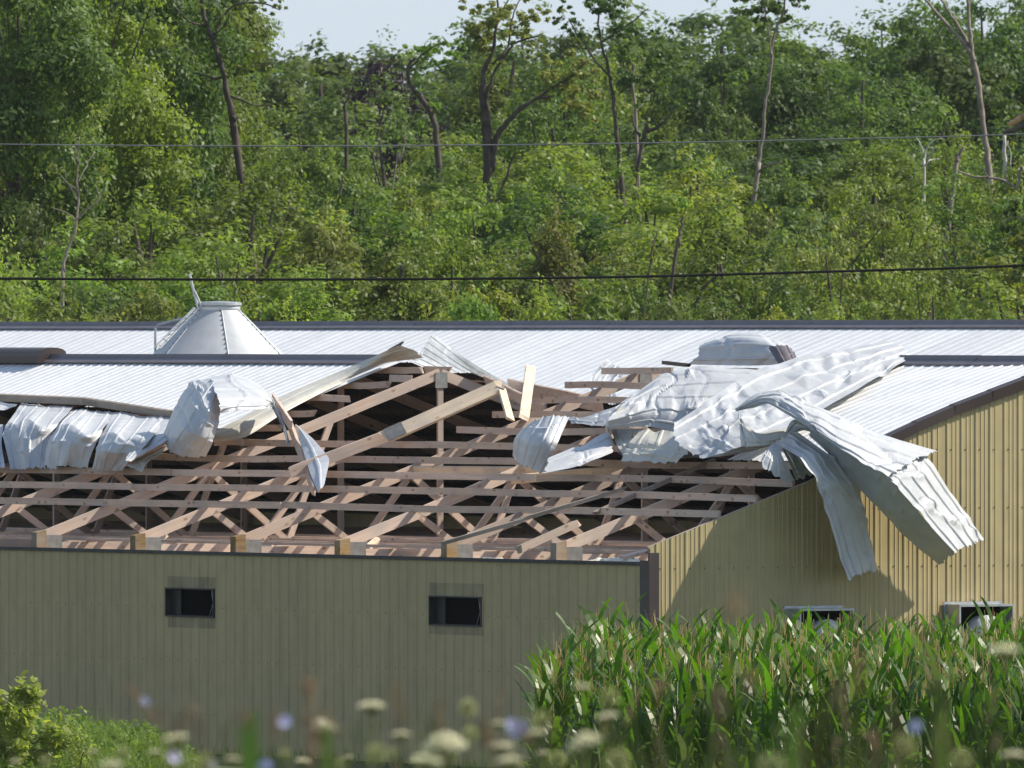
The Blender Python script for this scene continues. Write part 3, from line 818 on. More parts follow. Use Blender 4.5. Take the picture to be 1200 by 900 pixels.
def sheet(label, lines, ribs=4, lin=False, mats=None, dent=0.02, crease=0.02, seed=1, ns=46, rh=0.014, name='torn_roof_sheet', cat='roof sheet', ragged=0.03, flip=False, bash=0, group='roof sheets torn loose by the storm'):
    """lines: for each rib line across the sheet, its points along the rib, all in world space"""
    fr_ = (0.0, 0.19, 0.385, 0.455, 0.545, 0.615, 0.81)
    tt = np.array([i + f_ for i in range(ribs) for f_ in fr_] + [float(ribs)]); nt = len(tt)
    def interp(P_, n):
        P_ = np.array([tuple(p) for p in P_]); u = np.linspace(0, len(P_) - 1, n)
        L_ = np.stack([np.interp(u, np.arange(len(P_)), P_[:, c_]) for c_ in range(3)], 1)
        return L_ * .75 + catmull(P_, n) * .25 if lin else catmull(P_, n)
    A = np.array([interp(ln, ns) for ln in lines])          # [t][s][3]
    fine = np.array([catmull(A[:, j, :], 161) for j in range(ns)])
    Gd = np.empty((ns, nt, 3))
    for j in range(ns):
        for c_ in range(3): Gd[j, :, c_] = np.interp(tt / ribs, np.linspace(0, 1, 161), fine[j, :, c_])
    c = Gd.reshape(-1, 3).mean(0)
    du = np.gradient(Gd, axis=0); dv = np.gradient(Gd, axis=1)
    Nn = np.cross(du, dv); Nn /= (np.linalg.norm(Nn, axis=2, keepdims=True) + 1e-9)
    if ((Nn[..., 1] * 1.0 - Nn[..., 2] * 0.6).mean() > 0) != flip: Nn = -Nn
    fr = np.abs((tt % 1.0) - 0.5)
    prof = (fr < 0.06) * rh
    rs = np.random.RandomState(seed)
    ridge = np.zeros(ns)
    def coarse(na, nb, amp):
        Gc = rs.normal(size=(na, nb)) * amp; u = np.linspace(0, na - 1.001, ns); v = tt / ribs * (nb - 1.001)
        i0 = u.astype(int); j0 = v.astype(int); fu = (u - i0)[:, None]; fv = (v - j0)[None, :]
        g = lambda a_, b_: Gc[np.ix_(i0 + a_, j0 + b_)]
        return (g(0, 0) * (1 - fu) + g(1, 0) * fu) * (1 - fv) + (g(0, 1) * (1 - fu) + g(1, 1) * fu) * fv
    dn = coarse(max(4, ns // 8), ribs + 1, dent * 0.7) + coarse(max(6, ns // 4), ribs * 2 + 1, dent * 0.3)
    if bash:
        tg = (tt / ribs)[None, :]; sg = np.linspace(0, 1, ns)[:, None]
        for _ in range(bash):
            cs_, ct = rs.uniform(.05, .95), rs.uniform(.05, .95); ws, wt = rs.uniform(.015, .05), rs.uniform(.07, .2); sk = rs.uniform(-.5, .5)
            q = np.maximum(np.abs(sg - cs_ + sk * (tg - ct) * .3) / ws, np.abs(tg - ct) / wt)
            dn = dn + rs.choice([-1, 1, 1]) * rs.uniform(.02, .055) * np.clip(1 - q, 0, 1)
    # creases running across the ribs: panels kink rather than bend smoothly
    sgrid = np.linspace(0, 1, ns)[:, None] + 0.05 * np.sin(tt[None, :] * 1.9 + seed)
    cr = np.zeros((ns, nt))
    for _ in range(4):
        s0 = rs.uniform(0.08, 0.92); wdt = rs.uniform(0.02, 0.06); sk = rs.uniform(-0.06, 0.06)
        cr += rs.uniform(-1, 1) * crease * np.clip(1 - np.abs(sgrid + sk * tt[None, :] - s0) / wdt, 0, 1)
    flatten = 1 - 0.6 * np.clip(np.abs(cr) / (crease + 1e-6), 0, 1)
    Q = Gd + Nn * (prof[None, :] * flatten + dn + cr)[..., None]
    # ragged ends
    e0 = rs.uniform(-1, 1, nt) * ragged; e1 = rs.uniform(-1, 1, nt) * ragged
    dirs = du / (np.linalg.norm(du, axis=2, keepdims=True) + 1e-9)
    Q[0] += dirs[0] * e0[:, None]; Q[-1] += dirs[-1] * e1[:, None]
    Q = Q - c
    V = np.concatenate([Q.reshape(-1, 3), (Q - Nn * 0.004).reshape(-1, 3)])
    n1 = ns * nt; faces = []; mi = []
    for j in range(ns - 1):
        for i in range(nt - 1):
            a = j * nt + i
            faces.append((a, a + 1, a + nt + 1, a + nt)); mi.append(0)
            faces.append((n1 + a, n1 + a + nt, n1 + a + nt + 1, n1 + a + 1)); mi.append(1)
    for j in range(ns - 1):
        for i in (0, nt - 1):
            a = j * nt + i; faces.append((a, a + nt, n1 + a + nt, n1 + a)); mi.append(0)
    for i in range(nt - 1):
        for j in (0, ns - 1):
            a = j * nt + i; faces.append((a, a + 1, n1 + a + 1, n1 + a)); mi.append(0)
    me = bpy.data.meshes.new(name); me.from_pydata(V.tolist(), [], faces)
    for m_ in (mats or [M_SHEET, M_CREAM]): me.materials.append(m_)
    me.polygons.foreach_set('material_index', mi); me.update()
    o = bpy.data.objects.new(name, me); o.location = c; link(o)
    return tag(o, label, cat, group)

def RK(px, py, lift=0.0):
    """on the slope plane, then brought `lift` metres nearer the viewer (it keeps its place in the photograph)"""
    p = R(px, py, 0.0); x = w2loc(p).x
    x = min(x, 6.6) if py < 440 else x
    return K(px, py, x - lift)
def K7(px, py, k): return K(px, py, k)
def rows(data, fn): return [[fn(*q) for q in ln] for ln in data]

# cluster on the right
sheet('broad bent white sheet bulging over the purlins, left of the long dented one', rows([
    [(733, 470, 3.6), (775, 439, 4.2), (820, 429, 4.7), (885, 433, 5.3)],
    [(722, 480, 3.0), (773, 454, 3.8), (830, 451, 4.3), (892, 448, 4.9)],
    [(713, 492, 2.7), (768, 477, 3.4), (825, 478, 3.9), (885, 470, 4.5)],
    [(711, 503, 2.8), (756, 499, 3.2), (800, 507, 3.6), (868, 500, 4.2)]], K7), ribs=5, seed=3, dent=0.010, crease=0.035, ns=70, bash=10, lin=True, rh=0.018)
sheet('narrow grey lip of the bulging sheet curling under at its left end', rows([
    [(733, 470, 2.3), (716, 487, 1.2), (709, 498, .6)], [(716, 489, 1.7), (710, 504, .9), (712, 520, .3)], [(712, 503, 1.0), (720, 522, .5), (731, 535, .1)]], RK), ribs=2, seed=4, ns=20)
sheet('very long dented white sheet slanting up to the right across the roof', rows([
    [(790, 497, 2.4), (826, 471, 3.1), (882, 435, 4.4), (960, 412, 5.8), (1040, 401, 7.1)],
    [(790, 512, 2.2), (838, 489, 2.9), (900, 455, 4.2), (978, 427, 5.6), (1055, 406, 7.0)],
    [(803, 526, 2.1), (852, 506, 2.7), (918, 475, 3.9), (992, 442, 5.4), (1063, 412, 6.9)],
    [(824, 537, 2.1), (874, 521, 2.5), (936, 494, 3.7), (1005, 456, 5.2), (1068, 418, 6.8)]], K7), ribs=4, seed=11, dent=0.012, crease=0.035, ns=130, bash=34, lin=True, rh=0.018)
sheet('cream backed piece sagging below the bulging sheet', rows([
    [(752, 503, .9), (737, 520, .8), (728, 539, .5)], [(777, 506, .9), (768, 525, .8), (760, 541, .5)], [(806, 508, .9), (806, 527, .8), (793, 542, .5)]], RK),
    ribs=3, mats=[M_CREAM, M_SHEET], seed=5, ns=26, crease=0.04)
sheet('bright cream scrap folded at the left foot of the bulging sheet', rows([
    [(716, 503, .7), (722, 520, .6), (732, 537, .4)], [(730, 504, .7), (736, 516, .7), (745, 532, .4)], [(752, 503, .7), (742, 512, .7), (735, 522, .4)]], RK),
    ribs=2, mats=[M_CREAM, M_SHEET], seed=6, ns=18)
sheet('cream triangular flap standing under the start of the ribbon', rows([
    [(866, 484, 1.7), (876, 500, 1.8), (893, 506, 1.7), (932, 500, 1.5)], [(867, 505, 1.7), (880, 512, 1.8), (900, 512, 1.7), (930, 508, 1.5)], [(868, 523, 1.5), (882, 523, 1.5), (896, 522, 1.5), (908, 519, 1.4)]], RK),
    ribs=2, mats=[M_CREAM, M_SHEET], seed=7, ns=30, crease=0.05)
sheet('grey sheet edge lying under the cream flap above the open framing', rows([
    [(792, 530, .5), (850, 527, .5), (905, 520, .5), (935, 520, .5)], [(770, 541, .3), (840, 533, .3), (895, 527, .3), (930, 535, .3)]], RK), ribs=2, mats=[M_GALV, M_GALV], seed=8, ns=26)
# pieces hanging over the gable: their distance is measured out from the gable plane
def GK(px, py, out): return G(px, py, out)
sheet('long white ribbon of three ribs sweeping over the gable to the right', rows([
    [(864, 479, -.9), (888, 460, -.9), (917, 457, -.8), (946, 472, -.5), (985, 488, -.1), (1038, 510, .2), (1098, 530, .45)],
    [(864, 480, -.8), (892, 464, -.6), (916, 463, -.4), (942, 479, 0), (982, 500, .4), (1027, 520, .65), (1076, 537, .85)],
    [(864, 481, -.8), (897, 468, -.4), (922, 475, 0), (946, 491, .4), (980, 513, .8), (1017, 531, 1.0), (1060, 547, 1.15)],
    [(864, 482, -.8), (900, 473, -.3), (930, 490, .2), (957, 507, .6), (985, 526, .95), (1010, 542, 1.2), (1042, 558, 1.35)]], GK), ribs=4, seed=13, ns=100, dent=0.012, crease=0.03, rh=0.022, bash=6, lin=True, mats=[M_SHEET, M_GALV])
sheet('wide white panel folded down at the end of the ribbon', rows([
    [(1040, 512, .1), (1083, 533, .50), (1118, 581, .45), (1153, 632, .40)],
    [(1022, 520, .5), (1064, 546, .95), (1100, 591, .85), (1137, 638, .75)],
    [(1004, 534, .9), (1043, 560, 1.33), (1078, 602, 1.25), (1118, 647, 1.1)]], GK), ribs=4, seed=14, ns=70, dent=0.012, crease=0.03, rh=0.020, bash=4)
sheet('plain grey flange folded back along the left side of the hanging panel', rows([
    [(950, 498, .3), (1004, 534, .9), (1043, 560, 1.33), (1078, 602, 1.25), (1119, 647, 1.1)],
    [(948, 505, .1), (995, 542, .65), (1033, 575, 1.0), (1062, 610, .95), (1110, 655, .85)],
    [(948, 512, -.1), (985, 548, .4), (1022, 588, .65), (1052, 620, .6), (1102, 663, .6)]], GK), ribs=2, seed=15, ns=60, dent=0.018, crease=0.02, bash=4, lin=True, rh=0.0, mats=[M_SHEET, M_GALV])
sheet('white strip draped over the gable edge and hanging nearest the shaded wall', rows([
    [(907, 519, -.3), (938, 535, .6), (953, 560, .85), (970, 605, .8), (983, 645, .7), (994, 679, .65)],
    [(920, 511, -.3), (953, 532, .5), (973, 560, .7), (987, 605, .62), (998, 645, .52), (1008, 674, .5)],
    [(934, 505, -.3), (984, 541, .35), (1003, 568, .40), (1015, 610, .33), (1022, 640, .28), (1028, 668, .25)]], GK), ribs=4, seed=16, ns=70, dent=0.016, crease=0.035, rh=0.022, lin=True, bash=5)
sheet('dark hollow fold between the ribbon and the draped strip', rows([
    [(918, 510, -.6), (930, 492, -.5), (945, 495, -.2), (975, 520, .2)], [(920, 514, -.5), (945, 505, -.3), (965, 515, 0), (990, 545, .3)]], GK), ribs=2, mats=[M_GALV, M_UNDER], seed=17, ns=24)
sheet('small grey fan shaped scrap at the top of the shaded gable', rows([
    [(906, 519, .0), (897, 529, .15), (889, 538, .2)], [(907, 520, .05), (903, 535, .25), (899, 550, .3)], [(909, 521, .05), (913, 540, .25), (915, 561, .3)], [(911, 521, 0), (921, 542, .12), (932, 564, .15)]], GK), ribs=4, seed=18, ns=20, dent=0.008, crease=0.01)
sheet('crumpled grey scrap tucked beside the fan shaped one', rows([
    [(915, 524, -.15), (925, 543, .02), (933, 563, .08)], [(928, 528, -.15), (940, 543, .05), (950, 556, .08)], [(941, 535, -.15), (947, 541, .03), (955, 550, .06)]], GK), ribs=3, mats=[M_GALV, M_GALV], seed=19, ns=18)
# above the ridge
sheet('rounded blue white sheet humped over the ridge, topmost of the wreckage', rows([
    [(806, 427, 6.5), (850, 428, 6.4), (898, 428, 6.4), (922, 425, 6.5)], [(818, 416, 6.5), (855, 413, 6.4), (900, 412, 6.4), (930, 418, 6.6)],
    [(821, 405, 6.7), (858, 396, 6.6), (895, 398, 6.6), (932, 411, 6.8)], [(832, 401, 7.2), (861, 392, 7.1), (890, 393, 7.1), (925, 405, 7.3)]], K7), ribs=3, seed=21, ns=36, dent=0.02, crease=0.03)
sheet('short brown ridge piece bent at the right end of the humped sheet', rows([
    [(900, 407, 6.0), (912, 426, 5.9)], [(916, 404, 6.1), (926, 424, 6.0)], [(928, 409, 6.3), (933, 417, 6.2)]], K7), ribs=2, mats=[M_CAP, M_CAP], seed=22, ns=10, name='bent_ridge_cap', cat='ridge cap', group=None, dent=0.01, crease=0.01)
sheet('grey ribbed sheet peeled up behind the broken peak', rows([
    [(507, 391, 7.6), (553, 425, 8.4), (600, 452, 9.4)], [(499, 404, 7.3), (542, 432, 8.2), (585, 452, 9.1)], [(491, 416, 7.1), (532, 437, 7.9), (570, 451, 8.7)], [(484, 427, 6.9), (522, 441, 7.6), (552, 451, 8.3)]], K7),
    ribs=6, mats=[M_GALV, M_ROOF], seed=23, ns=30, dent=0.006, crease=0.008, ragged=0.01)
sheet('white scrap curled over at the tip of the broken peak', rows([
    [(478, 412, 6.7), (488, 417, 6.7), (497, 409, 6.9)], [(480, 420, 6.6), (489, 421, 6.6), (498, 413, 6.8)]], K7), ribs=1, seed=24, ns=12)
sheet('pale curved scrap behind the short upper purlins', rows([
    [(690, 462, 6.0), (693, 438, 6.9), (712, 424, 7.4)], [(705, 470, 6.0), (706, 447, 6.9), (722, 428, 7.4)], [(722, 474, 6.0), (722, 452, 6.9), (736, 432, 7.4)]], K7), ribs=3, seed=25, ns=20)
# small curled one on the purlins, left of the cluster
sheet('small grey white sheet curled on the purlins, leftmost of the right hand wreckage', rows([
    [(624, 494, 1.7), (604, 512, 1.1), (600, 536, .3)], [(634, 490, 2.0), (618, 514, 1.5), (612, 543, .5)], [(651, 488, 2.0), (638, 516, 1.5), (626, 550, .4)], [(667, 489, 1.8), (653, 520, 1.2), (638, 555, .2)]], RK), ribs=4, seed=26, ns=28, dent=0.012, crease=0.02)
sheet('narrow bright sheet running up from the small curled one', rows([
    [(642, 538, 1.0), (678, 522, .9), (713, 508, .7)], [(641, 546, 1.0), (680, 533, .9), (716, 519, .7)], [(638, 555, .9), (682, 545, .7), (718, 530, .5)]], RK), ribs=2, seed=27, ns=26)
sheet('shaded sheet twisting between the small curled one and the cluster', rows([
    [(664, 489, .9), (690, 487, .7), (722, 476, .6)], [(668, 496, .8), (690, 498, .6), (714, 496, .5)]], RK), ribs=2, mats=[M_GALV, M_GALV], seed=28, ns=20)
# left group
sheet('large curled white sheet standing like a shell on the left roof', rows([
    [(246, 443, 2.6), (222, 448, 2.5), (204, 477, 1.6), (190, 511, .6)], [(251, 446, 2.7), (233, 469, 2.5), (214, 500, 1.7), (198, 528, .5)],
    [(256, 455, 2.6), (246, 482, 2.2), (232, 511, 1.4), (218, 535, .4)], [(259, 466, 2.3), (257, 490, 1.7), (250, 518, .9), (241, 535, .3)]], RK), ribs=4, seed=31, ns=50, dent=0.012, crease=0.02, bash=5, lin=True)
sheet('white strap of sheet steel arching from the shell down to the framing', rows([
    [(247, 441, 2.6), (275, 440, 2.3), (303, 450, 1.7), (318, 466, 1.2), (334, 500, .5), (340, 520, .2)],
    [(251, 455, 2.7), (278, 455, 2.3), (306, 461, 1.7), (319, 471, 1.2), (333, 501, .5), (339, 520, .2)],
    [(256, 470, 2.5), (282, 469, 2.1), (309, 471, 1.6), (319, 475, 1.1), (332, 502, .5), (338, 521, .2)],
    [(259, 484, 2.0), (285, 480, 1.8), (311, 479, 1.4), (319, 479, 1.0), (331, 503, .5), (337, 521, .2)]], RK), ribs=4, seed=32, ns=46, dent=0.015, crease=0.03)
sheet('bright white offcut hanging between the purlins below the strap', rows([
    [(345, 497, .5), (355, 528, .4), (364, 556, .3), (373, 577, .1)], [(348, 498, .6), (364, 522, .5), (374, 548, .4), (376, 574, .2)], [(350, 499, .6), (370, 517, .5), (386, 538, .4), (380, 568, .2)]], RK), ribs=1, seed=33, ns=24, dent=0.006, crease=0.01, lin=True)
sheet('leftmost of three torn sheets folded down over the left purlins', rows([
    [(25, 473, 0), (9, 494, 1.35), (5, 510, 1.1), (12, 549, .15)], [(38, 473, 0), (20, 497, 1.45), (16, 512, 1.1), (20, 548, .1)], [(52, 474, 0), (34, 492, 1.45), (28, 513, 1.2), (29, 549, .15)], [(66, 476, 0), (47, 500, 1.45), (42, 514, 1.1), (40, 548, .1)], [(86, 477, 0), (69, 496, 1.2), (58, 514, .9), (53, 549, .05)]], RK), ribs=4, seed=34, ns=40, dent=0.02, crease=0.02, rh=0.012, lin=True)
sheet('middle one of three torn sheets folded down over the left purlins', rows([
    [(84, 478, 0), (67, 501, 1.3), (56, 518, 1.0), (53, 546, .15)], [(96, 479, 0), (76, 497, 1.45), (66, 517, 1.2), (62, 549, .1)], [(108, 480, 0), (88, 501, 1.45), (77, 517, 1.2), (72, 546, .3)], [(120, 481, 0), (101, 508, 1.45), (92, 520, 1.1), (84, 545, .2)], [(136, 483, 0), (120, 505, 1.2), (110, 525, .8), (102, 549, .05)]], RK), ribs=4, seed=35, ns=40, dent=0.02, crease=0.02, rh=0.012, lin=True)
sheet('rightmost of three torn sheets folded down over the left purlins', rows([
    [(134, 483, 0), (119, 508, 1.3), (112, 528, .9), (107, 550, .1)], [(150, 485, 0), (132, 506, 1.45), (121, 528, 1.1), (115, 551, .1)], [(167, 487, 0), (144, 514, 1.4), (133, 530, 1.0), (125, 551, .1)], [(182, 489, 0), (160, 511, 1.4), (146, 531, .9), (133, 551, .1)], [(198, 491, 0), (174, 517, 1.2), (158, 533, .8), (142, 552, .1)]], RK), ribs=4, seed=36, ns=40, dent=0.02, crease=0.02, rh=0.012, lin=True)
sheet('flat white sheet lying just left of the shell, its lower edge cut slantwise', rows([
    [(175, 488, 0.1), (160, 515, .8), (146, 541, 1.0)], [(204, 490, 0.1), (180, 514, .8), (150, 540, 1.0)], [(225, 495, .1), (197, 516, .7), (152, 541, .9)]], RK), ribs=2, seed=37, ns=24, dent=0.01, crease=0.015)
sheet('thin cream offcut under the slanted edge', rows([
    [(196, 521, .3), (172, 533, .35), (148, 545, .4)], [(190, 530, .3), (176, 541, .35), (166, 552, .4)]], RK), ribs=1, mats=[M_CREAM, M_SHEET], seed=38, ns=16)
sheet('grey corner of sheet at the left edge above the torn ones', rows([
    [(-30, 466, .2), (0, 469, .2), (20, 474, .2)], [(-30, 492, .3), (0, 482, .3), (16, 477, .3)]], RK), ribs=2, seed=39, ns=14)
sheet('dark edged sheet hanging at the left border of the purlins', rows([
    [(-40, 500, .5), (-38, 520, .8), (-30, 549, .4)], [(4, 498, .3), (2, 520, .6), (6, 548, .3)]], RK), ribs=3, seed=40, ns=18)
sheet('loose edge of the left roof curling along the slanted break', rows([
    [(235, 510, .45), (262, 500, .45), (330, 464, .45), (400, 433, .4), (462, 408, .35), (478, 407, .3)],
    [(245, 515, .3), (275, 507, .3), (335, 474, .3), (400, 442, .3), (455, 420, .25), (486, 411, .2)],
    [(252, 518, .1), (285, 512, .1), (337, 481, .1), (400, 449, .1), (452, 427, .1), (496, 419, .1)]], RK), ribs=2, mats=[M_CREAM, M_CREAM], seed=41, ns=50, rh=0.008, dent=0.012, crease=0.02, ragged=0.01)

# ------------------------------------------------------------------ loose and broken boards
def loose(label, a, b, w, h, mat, la=0.0, lb=0.0, plane='R', side=None, rough=True, name='broken_board', bright=False):
    f = {'R': RK, 'K': K7}[plane]
    p0, p1 = f(a[0], a[1], la), f(b[0], b[1], lb)
    sd_ = side or (UX, UY, 0)
    if bright: sd_ = (UX * .62, UY * .62, -.78)
    o = board(name, p0, p1, w, h, mat, None, side=sd_, rough_end=rough)
    return tag(o, label, 'board', 'broken boards in the roof')
M_ = M_WOODB
bl = loose('bright snapped chord slanting up to the right through the dark opening', (452, 512), (588, 452), 0.04, 0.24, M_WOODB, .4, 1.0, bright=True)
mbp = MB(); mbp.box(0.02, 0.28, -0.034, -0.026, -0.12, 0.12); mbp.build('gusset_plate', M_PLATE, bl)
loose('pinkish lower half of the snapped chord', (345, 552), (455, 510), 0.04, 0.16, M_WOOD, .25, .32)
loose('pale board standing upright behind the short upper purlins', (614, 490), (622, 430), 0.04, 0.14, M_WOODB, .3, .9, bright=True)
lb2 = loose('short white splintered board hanging from the bright chord tip', (588, 456), (598, 492), 0.04, 0.11, M_WOODB, .8, .5, bright=True)
mbp = MB(); mbp.box(-0.06, 0.14, -0.04, -0.03, -0.10, 0.02); mbp.build('gusset_plate', M_PLATE, lb2)
loose('long grey board under the left torn roof edge', (-40, 464), (100, 470), 0.045, 0.11, M_WOODG, .25, .25, rough=False)
loose('grey curved end of the board above the torn sheets', (98, 470), (212, 487), 0.045, 0.11, M_WOODG, .25, .22)
loose('short board leaning beside the white strap', (320, 467), (341, 498), 0.04, 0.13, M_WOOD, 1.0, .8, side=(VX, VY, 0))
loose('dim board continuing from the strap down through the purlins', (340, 498), (368, 575), 0.04, 0.13, M_WOOD, .2, 0, side=(VX, VY, 0))
loose('short plank tipped across the right hand post', (606, 645), (677, 613), 0.04, 0.10, M_WOOD, .45, .45)
loose('thin grey plank slanting out from the fifth post', (521, 636), (612, 610), 0.04, 0.05, M_WOODG, .35, .35)
loose('thin grey plank slanting between the lower right purlins', (600, 612), (735, 572), 0.04, 0.05, M_WOODG, .1, .1)
loose('grey plank sloping under the wreckage at right', (700, 600), (835, 540), 0.04, 0.06, M_WOODG, -.1, -.1)
loose('weathered board lying on the rear slope past the upright one', (597, 452), (705, 475), 0.04, 0.20, M_WOOD, -2.4, -2.0, rough=False)
loose('brown board crossing the rear slope behind the purlin ends', (570, 447), (640, 481), 0.04, 0.17, M_WOOD, -1.2, -.9)
loose('pale plank lying deep among the trusses at the middle', (480, 552), (640, 553), 0.04, 0.14, M_WOODB, -.5, -.5)
loose('orange brown plank lying deep behind the small curled sheet', (600, 562), (735, 550), 0.04, 0.12, M_WOODB, -.5, -.5)
loose('splintered black edged stick poking left of the humped sheet', (779, 425), (806, 428), 0.05, 0.06, M_TRIM, .1, .1)
loose('dark splinter at the tip of the left roof edge', (459, 409), (470, 403), 0.03, 0.04, M_TRIM, .1, .1)
# fluffy insulation heaps on the wall top
def heap(label, px0, px1, pyb, pyt, seed, mat=M_FLUFF, k=0.5):
    r = random.Random(seed); mb = MB(); n = 26
    a, b = K(px0, pyb, k), K(px1, pyb, k)
    for t in range(n):
        u = (t + r.uniform(-.3, .3)) / n; p = a.lerp(b, u); hgt = (pyb - pyt) / 90.0 * (0.4 + 0.6 * math.sin(math.pi * min(1, max(0, u)))) * r.uniform(.5, 1.2)
        p += Vector((0, r.uniform(-.1, .3), 0)); s = hgt * 0.8 + .03
        ring = []
        for q in range(3):
            for w_ in range(7):
                an = 2 * math.pi * w_ / 7; rr = s * (1.2, 1.0, .5)[q] * r.uniform(.7, 1.3); ring.append((p.x + rr * math.cos(an), p.y + rr * math.sin(an), p.z - .04 + hgt * (0, .6, 1.0)[q] * r.uniform(.8, 1.1)))
        n0 = len(mb.v); mb.v += ring
        for q in range(2):
            for w_ in range(7): mb.f.append((n0 + q * 7 + w_, n0 + q * 7 + (w_ + 1) % 7, n0 + (q + 1) * 7 + (w_ + 1) % 7, n0 + (q + 1) * 7 + w_)); mb.m.append(0)
        mb.f.append(tuple(n0 + 14 + w_ for w_ in range(7))); mb.m.append(0)
    o = mb.build('insulation', mat); tag(o, label, 'insulation', 'insulation blown onto the wall top')
heap('white fluffy insulation heaped on the wall top at the right corner', 688, 755, 657, 650, 1)
heap('thin scatter of pale insulation on the wall top by the second window', 545, 600, 655, 650, 2)
heap('pale debris on the wall top between the first two posts', 52, 135, 645, 639, 3, M_CEIL)

# ------------------------------------------------------------------ cables
def cable(label, pts, Z, r, mat, zslope=0.0):
    mb = MB(); ps = catmull([tuple(P(px, py, Z + zslope * (px - 600))) for (px, py) in pts], 60)
    mb.tube([Vector(p) for p in ps], r, 6)
    tag(mb.build('utility_cable', mat, smooth=True), label, 'cable', 'utility cables strung before the woods')
cable('thick black cable, the lower of the two', [(-900, 300), (-300, 324), (0, 326.5), (350, 327.5), (700, 325), (1000, 317.5), (1200, 311), (1600, 291), (2300, 240)], 150, 0.016, M_WIRE)
cable('thin grey wire, the upper of the two', [(-900, 130), (-300, 162), (0, 169), (350, 171), (700, 168.5), (1000, 162.5), (1200, 157), (1600, 139), (2300, 90)], 152, 0.008, M_WIREG)

# ------------------------------------------------------------------ foliage helpers
def quads_mesh(name, V, tint, mats, mi=None, extra=None):
    """V: [n,4,3]; tint [n]; optional extra MB geometry (trunk) appended with its own material index"""
    n = len(V); ev = np.array(extra.v) if extra and extra.v else np.zeros((0, 3))
    me = bpy.data.meshes.new(name)
    nv = n * 4 + len(ev)
    co = np.concatenate([V.reshape(-1, 3), ev]); ef = extra.f if extra else []
    me.vertices.add(nv); me.vertices.foreach_set('co', co.ravel().astype(np.float32))
    lp = [np.arange(n * 4)]; tot = [np.full(n, 4)]
    for f_ in ef: lp.append(np.array(f_) + n * 4); tot.append(np.array([len(f_)]))
    lp = np.concatenate(lp); tot = np.concatenate(tot); st = np.concatenate([[0], np.cumsum(tot)[:-1]])
    me.loops.add(len(lp)); me.loops.foreach_set('vertex_index', lp.astype(np.int32))
    me.polygons.add(len(tot)); me.polygons.foreach_set('loop_start', st.astype(np.int32)); me.polygons.foreach_set('loop_total', tot.astype(np.int32))
    idx = np.zeros(len(tot), np.int32)
    if mi is not None: idx[:n] = mi
    if ef: idx[n:] = extra.m
    me.polygons.foreach_set('material_index', idx)
    for m_ in mats: me.materials.append(m_)
    at = me.attributes.new('tint', 'FLOAT', 'POINT'); tv = np.concatenate([np.repeat(tint, 4), np.full(len(ev), 0.5)])
    at.data.foreach_set('value', tv.astype(np.float32))
    me.update(calc_edges=True)
    return me

def leaf_quads(rs, C, Nrm, size, aspect=0.55):
    """C [n,3] centres, Nrm [n,3] rough normals -> kite-shaped leaves"""
    n = len(C); Nrm = Nrm / (np.linalg.norm(Nrm, axis=1, keepdims=True) + 1e-9)
    a = rs.normal(size=(n, 3)); a -= Nrm * (a * Nrm).sum(1, keepdims=True); a /= np.linalg.norm(a, axis=1, keepdims=True) + 1e-9
    b = np.cross(Nrm, a); s = (size * rs.uniform(0.6, 1.35, n))[:, None]
    return np.stack([C - a * s * .5, C + b * s * aspect * .5 - a * s * .05, C + a * s * .5, C - b * s * aspect * .5 - a * s * .05], axis=1)

def clump_leaves(rs, cen, rad, count, size, flat=0.75, up=0.5):
    d = rs.normal(size=(count, 3)); d /= np.linalg.norm(d, axis=1, keepdims=True)
    r_ = rad * (0.35 + 0.65 * rs.uniform(0, 1, count) ** 0.5) * (1 + 0.25 * rs.normal(size=count))
    C = cen + d * r_[:, None] * np.array([1, 1, flat])
    Nn = d * 1.1 + rs.normal(size=(count, 3)) * 0.5 + np.array([0, 0, up])
    return leaf_quads(rs, C, Nn, size)

